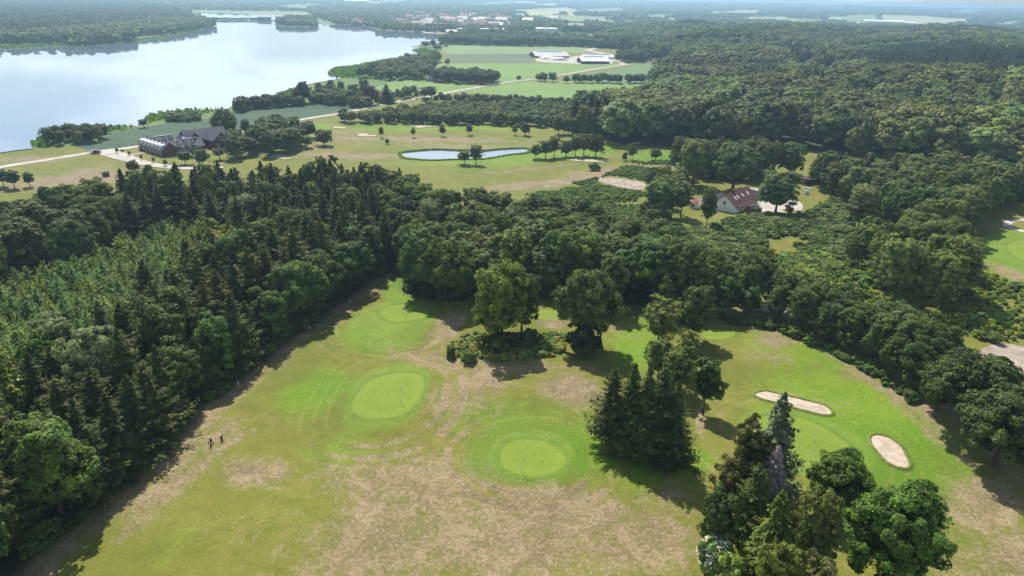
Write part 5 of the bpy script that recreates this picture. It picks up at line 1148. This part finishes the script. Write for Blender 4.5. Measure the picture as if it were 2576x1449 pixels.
# farm barns
def barn(xa, xb, yb, wall_t, ridge_t, depth, label, rmat, wmat, cap=True):
    A, B = P(xa, yb[0]), P(xb, yb[1]); L, ang = frame(A, B); o = empty('barn', (A[0], A[1], 0), ang); tag(o, label, 'barn', 'barns of the farm in the meadows')
    xm = (xa+xb)/2; ym = (yb[0]+yb[1])/2; hw = hgt(xm, ym, wall_t)
    mid = (A+B)/2; lo, hi = hw, 40.0; n = np.array([-math.sin(ang), math.cos(ang)]); c = mid+n*depth/2
    for _ in range(30):
        q = (lo+hi)/2
        if proj(c[0], c[1], q)[1] > ridge_t: lo = q
        else: hi = q
    w_, r2 = MB(), MB(); gabled(w_, r2, 0, L, 0, depth, hw, max(lo-hw, 1.2), .6, thick=.3); w_.build('wall', M[wmat], o); r2.build('roof', M[rmat], o)
    if cap: k = MB(); k.box(L*.14, L*.88, depth/2-1.0, depth/2+1.0, lo+.1, lo+1.1); k.build('ridge_vent', M['white'], o)
    for i in range(3): k = MB(); k.box(L*(.2+.3*i)-1.6, L*(.2+.3*i)+1.6, -.08, .02, -.1, hw*.8); k.build('door', M['black' if wmat == 'darkwall' else 'darkwall'], o)
    return o
barn(1348,1432,(146,146),141.5,130,26,'long grey roofed barn at the left of the farm in the meadows','greyroof','darkwall')
barn(1464,1533,(161,161.5),154,143.5,22,'white roofed dark barn nearest the camera on the farm','whiteroof','darkwall')
barn(1466,1545,(147.5,149),144,137.5,20,'pale barn with ridge vent behind the white roofed barn','greyroof','white')
barn(1550,1572,(149,150.5),146,142,14,'small dark farm building right of the white roofed barn','asphalt','darkwall',False)
for i, (x, y, lab) in enumerate(((1378,147.5,'left rounded silage heap before the grey roofed barn'),(1404,150,'right rounded silage heap before the grey roofed barn'))):
    X_, Y_ = P(x, y+1); k = MB(); sx, sy, sz = 11, 9, 3.2; n = 12
    ring = lambda f, z: [(X_+sx*f*math.cos(6.283*j/n), Y_+sy*f*math.sin(6.283*j/n), z) for j in range(n)]
    v = ring(1,-.1)+ring(.8,sz*.6)+ring(.45,sz*.9)+[(X_,Y_,sz)]; f = [(a*n+j, a*n+(j+1) % n, (a+1)*n+(j+1) % n, (a+1)*n+j) for a in range(2) for j in range(n)]+[(2*n+j, 2*n+(j+1) % n, 3*n) for j in range(n)]
    k.add(v, f); tag(k.build('silage_heap', M['greyroof']), lab, 'silage heap')
# cottages
def cottage(x, yb, wpx, hpx, rmat, wmat, label, rot=0.0, name='cottage', aspect=.6):
    X_, Y_ = P(x, yb); dep = proj(X_, Y_, 0)[2]; L = wpx/F*dep; top = hgt(x, yb, yb-hpx); o = empty(name, (X_, Y_, 0), rot); tag(o, label, 'house')
    w_, r2 = MB(), MB(); gabled(w_, r2, -L/2, L/2, 0, L*aspect, top*.5, top*.5, .4); w_.build('wall', M[wmat], o); rr_ = r2.build('roof', M[rmat], o)
    k = MB(); k.box(-L*.1-.4, -L*.1+.4, L*aspect/2-.4, L*aspect/2+.4, top-.5, top+1.0); k.build('chimney', M['brick'], rr_)
    for u in (-.3,0,.3): window(o, L*u, 0, top*.26, 1.2, 1.1, -1)
    return o
cottage(955,250,30,19,'redroof','white','bright red roofed cottage between the copper beech and the big spruce',.15)
cottage(1028,240,24,20,'redroof','bluewall','blue gabled cottage with red roof by the road bend',1.0)
cottage(1000,244,30,11,'greyroof','darkwall','low grey roofed outbuilding left of the blue gabled cottage',.1)
cottage(1085,205,26,13,'slate','darkwall','dark farmhouse at the left end of the square wood',.2)
# parked cars at the cottage
def car(x, y, rz, mat, label):
    o = empty('parked_car', (x, y, 0), rz); tag(o, label, 'car')
    k = MB(); k.add([(-2.1,-.85,.3),(2.1,-.85,.3),(2.1,.85,.3),(-2.1,.85,.3),(-2.1,-.85,.8),(2.1,-.85,.75),(2.1,.85,.75),(-2.1,.85,.8)], [(0,3,2,1),(4,5,6,7),(0,1,5,4),(1,2,6,5),(2,3,7,6),(3,0,4,7)]); k.build('body', M[mat], o)
    k = MB(); k.add([(-1.5,-.78,.78),(1.0,-.78,.77),(1.0,.78,.77),(-1.5,.78,.78),(-1.1,-.65,1.4),(.3,-.65,1.4),(.3,.65,1.4),(-1.1,.65,1.4)], [(4,5,6,7),(0,1,5,4),(1,2,6,5),(2,3,7,6),(3,0,4,7)]); k.build('cabin', M['glass'], o)
    for sx in (-1.3,1.3):
        for sy in (-.86,.86): k = MB(); k.tube([(sx,sy-.1,.32),(sx,sy+.1,.32)], [.32,.32], 12); k.build('wheel', M['black'], o)
x, y = P(985,251); car(x, y, .3, 'yellow', 'yellow car parked by the big spruce at the cottages')
# town across the lake: small houses
hm = []
def house_mesh(L, W, hw, hr, wm, rm):
    a, b2 = MB(), MB(); gabled(a, b2, -L/2, L/2, -W/2, W/2, hw, hr, .5); m1 = a.mesh('wall'); m1.materials.append(M[wm]); m2 = b2.mesh('roof'); m2.materials.append(M[rm]); return m1, m2
M['farred'] = simple('faded_red_tiles', (.34,.19,.15), .8, .2, .5)
HM = [house_mesh(14,9,4,3.5,'white','farred'), house_mesh(16,9,4.5,3.2,'white','slate'), house_mesh(30,14,5,1.6,'white','whiteroof'), house_mesh(13,9,4,3.5,'brick','farred'), house_mesh(46,16,6,1.5,'greyroof','whiteroof')]
HL = ['white walled red roofed house', 'white house with slate roof', 'long white hall', 'brick house with red roof', 'large pale warehouse']
def far_house(k, x, y, label, group, s=1.0):
    o = empty('town_house' if k in (0,1,3) else 'warehouse', (x, y, H1(x, y)), random.uniform(-.6,.6)); o.scale = (s,s,s)
    tag(o, label, 'house' if k in (0,1,3) else 'warehouse', group); link('wall', HM[k][0], None, o); link('roof', HM[k][1], None, o)
r = random.Random(5); spots = []
for i in range(95):
    x = r.gauss(1140, 110); y = r.uniform(42, 76) + (x-1288)*.012
    spots.append((0 if r.random() < .35 else (1 if r.random() < .5 else 3), x, y))
for k, x, y in spots:
    X_, Y_ = P(x, y)
    if inside(np.array([X_]), np.array([Y_]), lake_poly)[0]: continue
    far_house(k, X_, Y_, f"{HL[k]} among the trees of the town across the lake", f"{HL[k]}s of the lakeside town", r.uniform(1.3,2.0))
for k, x, y, s, lab in ((4,1190,85,1.2,'long white lakefront hall left of the harbour trees'),(4,1235,86,1.3,'long white hall right of the first lakefront hall'),(4,1380,81,1.1,'white warehouse among trees right of the harbour'),(2,1150,88,1.2,'white boathouse by the town beach'),
    (4,2220,66.5,2.4,'very long white greenhouse on the distant plain'),(4,2255,67.5,2.0,'right part of the long white greenhouse on the distant plain'),(2,2310,75,1.6,'white hall right of the long greenhouse'),(4,2425,76,1.5,'bright white shed at the far right'),(4,1740,79,1.2,'white building peeking from the far wood edge'),(4,1325,17,3.0,'large white hall near the horizon'),
    (2,2096,57,2.0,'pale farm hall left of the distant yellow field'),(2,1468,80,1.0,'white farm by the row of round trees'),(2,1425,80,1.0,'white villa left of the row of round trees'),(4,900,13,3.0,'pale hall on the skyline at left'),(2,2030,80,1.2,'grey white house inside the hillside wood top')):
    X_, Y_ = P(x, y); far_house(k, X_, Y_, lab, None, s)
for x, w, lab in ((1082,26,'left brown apartment block at the town beach'),(1122,34,'right brown apartment block at the town beach')):
    X_, Y_ = P(x, 80); dep = proj(X_, Y_, 0)[2]; L = w/F*dep; o = empty('apartment_block', (X_, Y_, 0)); tag(o, lab, 'apartment block'); k = MB(); k.box(-L/2, L/2, 0, 14, -.2, 13); k.build('wall', M['brick'], o); k = MB(); k.box(-L/2-.5, L/2+.5, -.5, 14.5, 13, 13.6); k.build('roof', M['asphalt'], o)
sheet('beach', PP([(1060,84),(1080,80),(1140,82),(1150,86),(1120,86),(1085,85)]), .5, M['sand'])
ribbon('road', PP([(1120,80),(1180,86),(1240,90),(1260,92)]), 14, .8, M['gravel'])
# bridge of the causeway
A, B = P(655,51.5), P(678,52); L, ang = frame(A, B); o = empty('bridge', (A[0], A[1], 0), ang); tag(o, 'low flat bridge in the causeway at the far end of the lake', 'bridge')
k = MB(); k.box(-4, L+4, -8, 8, 6, 8); k.build('deck', M['gravel'], o)
for i in range(4): k = MB(); k.box(L*i/3-1.5, L*i/3+1.5, -7, 7, -1, 6); k.build('pier', M['asphalt'], o)
# row of round trees in the town park
for i in range(10):
    x, y = P(1388+i*14.5, 80.5+i*.55); tree('farbroad', x, y, 13, 8, f"{['first','second','third','fourth','fifth','sixth','seventh','eighth','ninth','tenth'][i]} from the left in the even row of round trees on the distant green", 'even row of round trees on the distant green', (.055,.075,.045))

# ------------------------------------------------------------------ golf things
def flag(x, yb, yt, label, cloth=True, s=1.0):
    X_, Y_ = P(x, yb); z = H1(X_, Y_); X_, Y_ = P(x, yb, z); h = hgt(x, yb, yt); o = empty('golf_flag', (X_, Y_, z)); tag(o, label, 'flag', 'flagsticks on the greens')
    s *= .62; k = MB(); k.tube([(0,0,-.05),(0,0,h)], [.03,.022], 6); k.build('pole', M['white'], o)
    k = MB(); v = []; n = 5
    for i in range(n):
        t = i/(n-1); v += [(.04+.5*t*s, .09*math.sin(t*5), h-.02-.12*t), (.04+.5*t*s, .09*math.sin(t*5), h-.5*s-.12*t+.1*t)]
    v += [(p[0], p[1]+.02, p[2]) for p in v]; m_ = 2*n
    f = [(2*i,2*i+1,2*i+3,2*i+2) for i in range(n-1)]+[(m_+2*i,m_+2*i+2,m_+2*i+3,m_+2*i+1) for i in range(n-1)]
    k.add(v, f); k.build('cloth', M['flagcloth'], o)
    k = MB(); k.tube([(0,0,.005),(0,0,.03)], [.12,.12], 10); k.build('cup', M['black'], o)
flag(1315,1190,1152,'flagstick with pale blue flag on the lower green'); flag(1008,1010,975,'flagstick on the middle green'); flag(1019,798,774,'flagstick on the top green')
flag(2048,1112,1078,'right flagstick on the practice green',s=.8); flag(2040,1160,1132,'nearest flagstick on the practice green',s=.8); flag(1964,1082,1056,'flagstick on the practice green beside the blue spruce',s=.8)
def trolley(x, yb, yt, rz, body, label, cap='white', group='golf bags on trolleys'):
    X_, Y_ = P(x, yb); h = hgt(x, yb, yt); s = h/1.5; o = empty('golf_trolley', (X_, Y_, H1(X_, Y_)), rz); o.scale = (s,s,s); tag(o, label, 'golf trolley', group)
    k = MB(); k.tube([(0,.05,.22),(0,.0,.5),(0,-.1,.95)], [.15,.17,.16], 10); k.tube([(0,-.12,.45),(0,-.2,.8)], [.08,.07], 8); k.build('bag', M[body], o)
    k = MB()
    for i, (a, b_) in enumerate(((-.06,0),(.05,.03),(0,-.06),(.07,-.05))): k.tube([(a,b_-.1,.9),(a*1.3,b_-.18,1.28)], [.015,.012], 5); k.tube([(a*1.3,b_-.18,1.22),(a*1.3,b_-.2,1.38)], [.05,.045], 6)
    k.build('clubs', M[cap], o)
    k = MB(); k.tube([(0,.1,.12),(0,.14,.6),(0,.0,1.1),(0,.25,1.2)], [.025]*4, 6); k.tube([(-.32,0,.16),(.32,0,.16)], [.02,.02], 6); k.tube([(0,.1,.12),(0,-.5,.1)], [.02,.02], 6); k.build('frame', M['black'], o)
    for sx in (-.34,.34): k = MB(); k.tube([(sx-.03,0,.15),(sx+.03,0,.15)], [.15,.15], 14); k.build('wheel', M['black'], o)
trolley(532,1119,1097,.1,'dkblue','left golf bag on its trolley standing on the grass at the shade edge'); trolley(559,1110,1092,-.9,'dkblue','right golf bag with white head cover leaning on its trolley')
trolley(446,1082,1062,.8,'dkred','dark red golf bag deep in the shade of the left wood'); trolley(460,1072,1054,-.4,'ltblue','light blue golf bag in the shade of the left wood'); 
trolley(1636,895,882,.5,'ltblue','pale blue golf bag beside the bushy trees near the dome-shaped oak shadow')
# bench under the spruce clump
def bench(x, yb, rz, label):
    X_, Y_ = P(x, yb); o = empty('bench', (X_, Y_, H1(X_, Y_)), rz); tag(o, label, 'bench')
    k = MB(); k.box(-.9,.9,-.22,.22,.42,.48); k.build('seat', M['metal'], o); k = MB(); k.box(-.9,.9,.2,.26,.55,.95); k.build('backrest', M['metal'], o)
    for sx in (-.75,.75):
        k = MB(); k.box(sx-.04, sx+.04, -.2, -.12, 0, .42); k.box(sx-.04, sx+.04, .2, .28, 0, .9); k.build('leg', M['metal'], o)
bench(1640,1166,.2,'grey metal bench in the shade under the dark spruce clump'); bench(2083,1268,.4,'dark bench beside the trunk of the open oak')
# white boundary posts along the left wood
for i, (x, yb, yt) in enumerate(((600,968,957),(778,828,818),(880,758,749),(954,684,677))):
    X_, Y_ = P(x, yb); h = hgt(x, yb, yt); k = MB(); k.tube([(0,0,-.1),(0,0,h-.04),(0,0,h)], [.07,.07,.02], 8); o = k.build('marker_post', M['white']); o.location = (X_, Y_, H1(X_, Y_))
    tag(o, ['nearest','second','third','farthest'][i]+' white marker post along the foot of the left wood', 'post', 'white marker posts along the left wood')
# signs and banners at the road fork
def sign(x, yb, yt, w, label):
    X_, Y_ = P(x, yb); h = hgt(x, yb, yt); dep = proj(X_, Y_, 0)[2]; W_ = w/F*dep; o = empty('sign_board', (X_, Y_, 0)); tag(o, label, 'sign')
    k = MB(); k.box(-W_/2, W_/2, -.05, .05, h*.25, h); k.build('board', M['darkwall'], o)
    for sx in (-W_/2+.1, W_/2-.1): k = MB(); k.box(sx-.05, sx+.05, .052, .14, -.1, h*.9); k.build('post', M['metal'], o)
sign(308,383,376,8,'dark notice board beside the road fork'); sign(339,409,401,5,'small dark sign behind the rounded shrub at the road')
def banner(x, yb, yt, lean, label):
    X_, Y_ = P(x, yb); h = hgt(x, yb, yt); o = empty('banner_flag', (X_, Y_, 0)); tag(o, label, 'banner', 'white banners at the road fork')
    k = MB(); k.tube([(0,0,0),(0,0,h)], [.05,.03], 6); k.build('pole', M['white'], o)
    k = MB(); w = lean; k.add([(.03,0,h),(.03,0,h*.35),(w,.1,h*.2),(w*.9,.12,h*.75),(.03,.03,h),(.03,.03,h*.35),(w,.13,h*.2),(w*.9,.15,h*.75)], [(0,1,2,3),(7,6,5,4)]); k.build('cloth', M['white'], o)
banner(222,386,377,1.2,'small white banner left of the pair at the road fork'); banner(237,385,374,-1.0,'left banner above the dark red planter'); banner(241,386,373,2.2,'large white banner above the dark red planter')
X_, Y_ = P(241,387); o = empty('planter', (X_, Y_, 0), .15); tag(o, 'low dark red planter under the white banners beside the road', 'planter')
k = MB(); k.box(-1.6,1.6,-.7,.7,-.05,.6); k.build('box', M['dkred'], o); me = crown_broad(77, 1.0, 1.3, .3, 14, 18, .12, 1.2); c_ = link('plants', me, None, o); c_.color = (.06,.03,.04,1); c_.location = (0,0,.2)

# ------------------------------------------------------------------ light, sky, haze
el, az = rad(52), rad(-19)       # azimuth measured from +Y towards +X
sd_ = Vector((math.sin(az)*math.cos(el), math.cos(az)*math.cos(el), math.sin(el)))
sun = bpy.data.lights.new('sun', 'SUN'); sun.energy = 5.0; sun.angle = rad(.55); sun.color = (1.0,.95,.84); so = bpy.data.objects.new('sun', sun); COL.objects.link(so); so.rotation_euler = (-sd_).to_track_quat('-Z','Y').to_euler()
w = bpy.data.worlds.new('World'); S.world = w; w.use_nodes = True; nt = w.node_tree; nt.nodes.clear(); g = NT(nt)
sky = g.n('ShaderNodeTexSky', sky_type='NISHITA'); sky.sun_disc = False; sky.sun_elevation = el; sky.sun_rotation = az; sky.altitude = 50; sky.air_density = 1.0; sky.dust_density = .9; sky.ozone_density = 1.6
tc = g.n('ShaderNodeTexCoord'); mp = g.n('ShaderNodeMapping'); g.l(tc.outputs['Generated'], mp.inputs[0]); mp.inputs['Scale'].default_value = (1,1,3.2)
cn = g.noise(mp.outputs[0], 2.1, 6, .58, .3); sp = g.n('ShaderNodeSeparateXYZ'); g.l(tc.outputs['Generated'], sp.inputs[0]); low = g.mapr(sp.outputs[2], .22, .55, 1, .12)
cf = g.math('MULTIPLY', g.mapr(cn, .42, .60, .1, .95), low)
bgc = g.mix(cf, sky.outputs[0], (13.8,15.2,17.2)); bg = g.n('ShaderNodeBackground'); g.l(bgc, bg.inputs[0]); bg.inputs[1].default_value = .085
ow = g.n('ShaderNodeOutputWorld'); g.l(bg.outputs[0], ow.inputs[0])
k = MB(); k.box(-17500, 17500, -420, 17500, -3.0, 85); me = k.mesh('haze'); hz, nt, out = newmat('haze_air'); g = NT(nt); pv = g.n('ShaderNodeVolumePrincipled'); pv.inputs['Density'].default_value = 2.2e-4; pv.inputs['Color'].default_value = (.50,.77,1.0,1); pv.inputs['Anisotropy'].default_value = .45
g.l(pv.outputs[0], out.inputs['Volume']); me.materials.append(hz); tag(link('haze', me), kind='stuff')

S.cycles.denoising_prefilter = 'NONE'
S.view_settings.view_transform = 'Standard'; S.view_settings.look = 'None'; S.view_settings.exposure = .40; S.view_settings.gamma = 1.0
print('objects', len(bpy.data.objects), 'woodpts', len(WOODPTS), 'chosen', len(chosen), 'rest', len(rest))
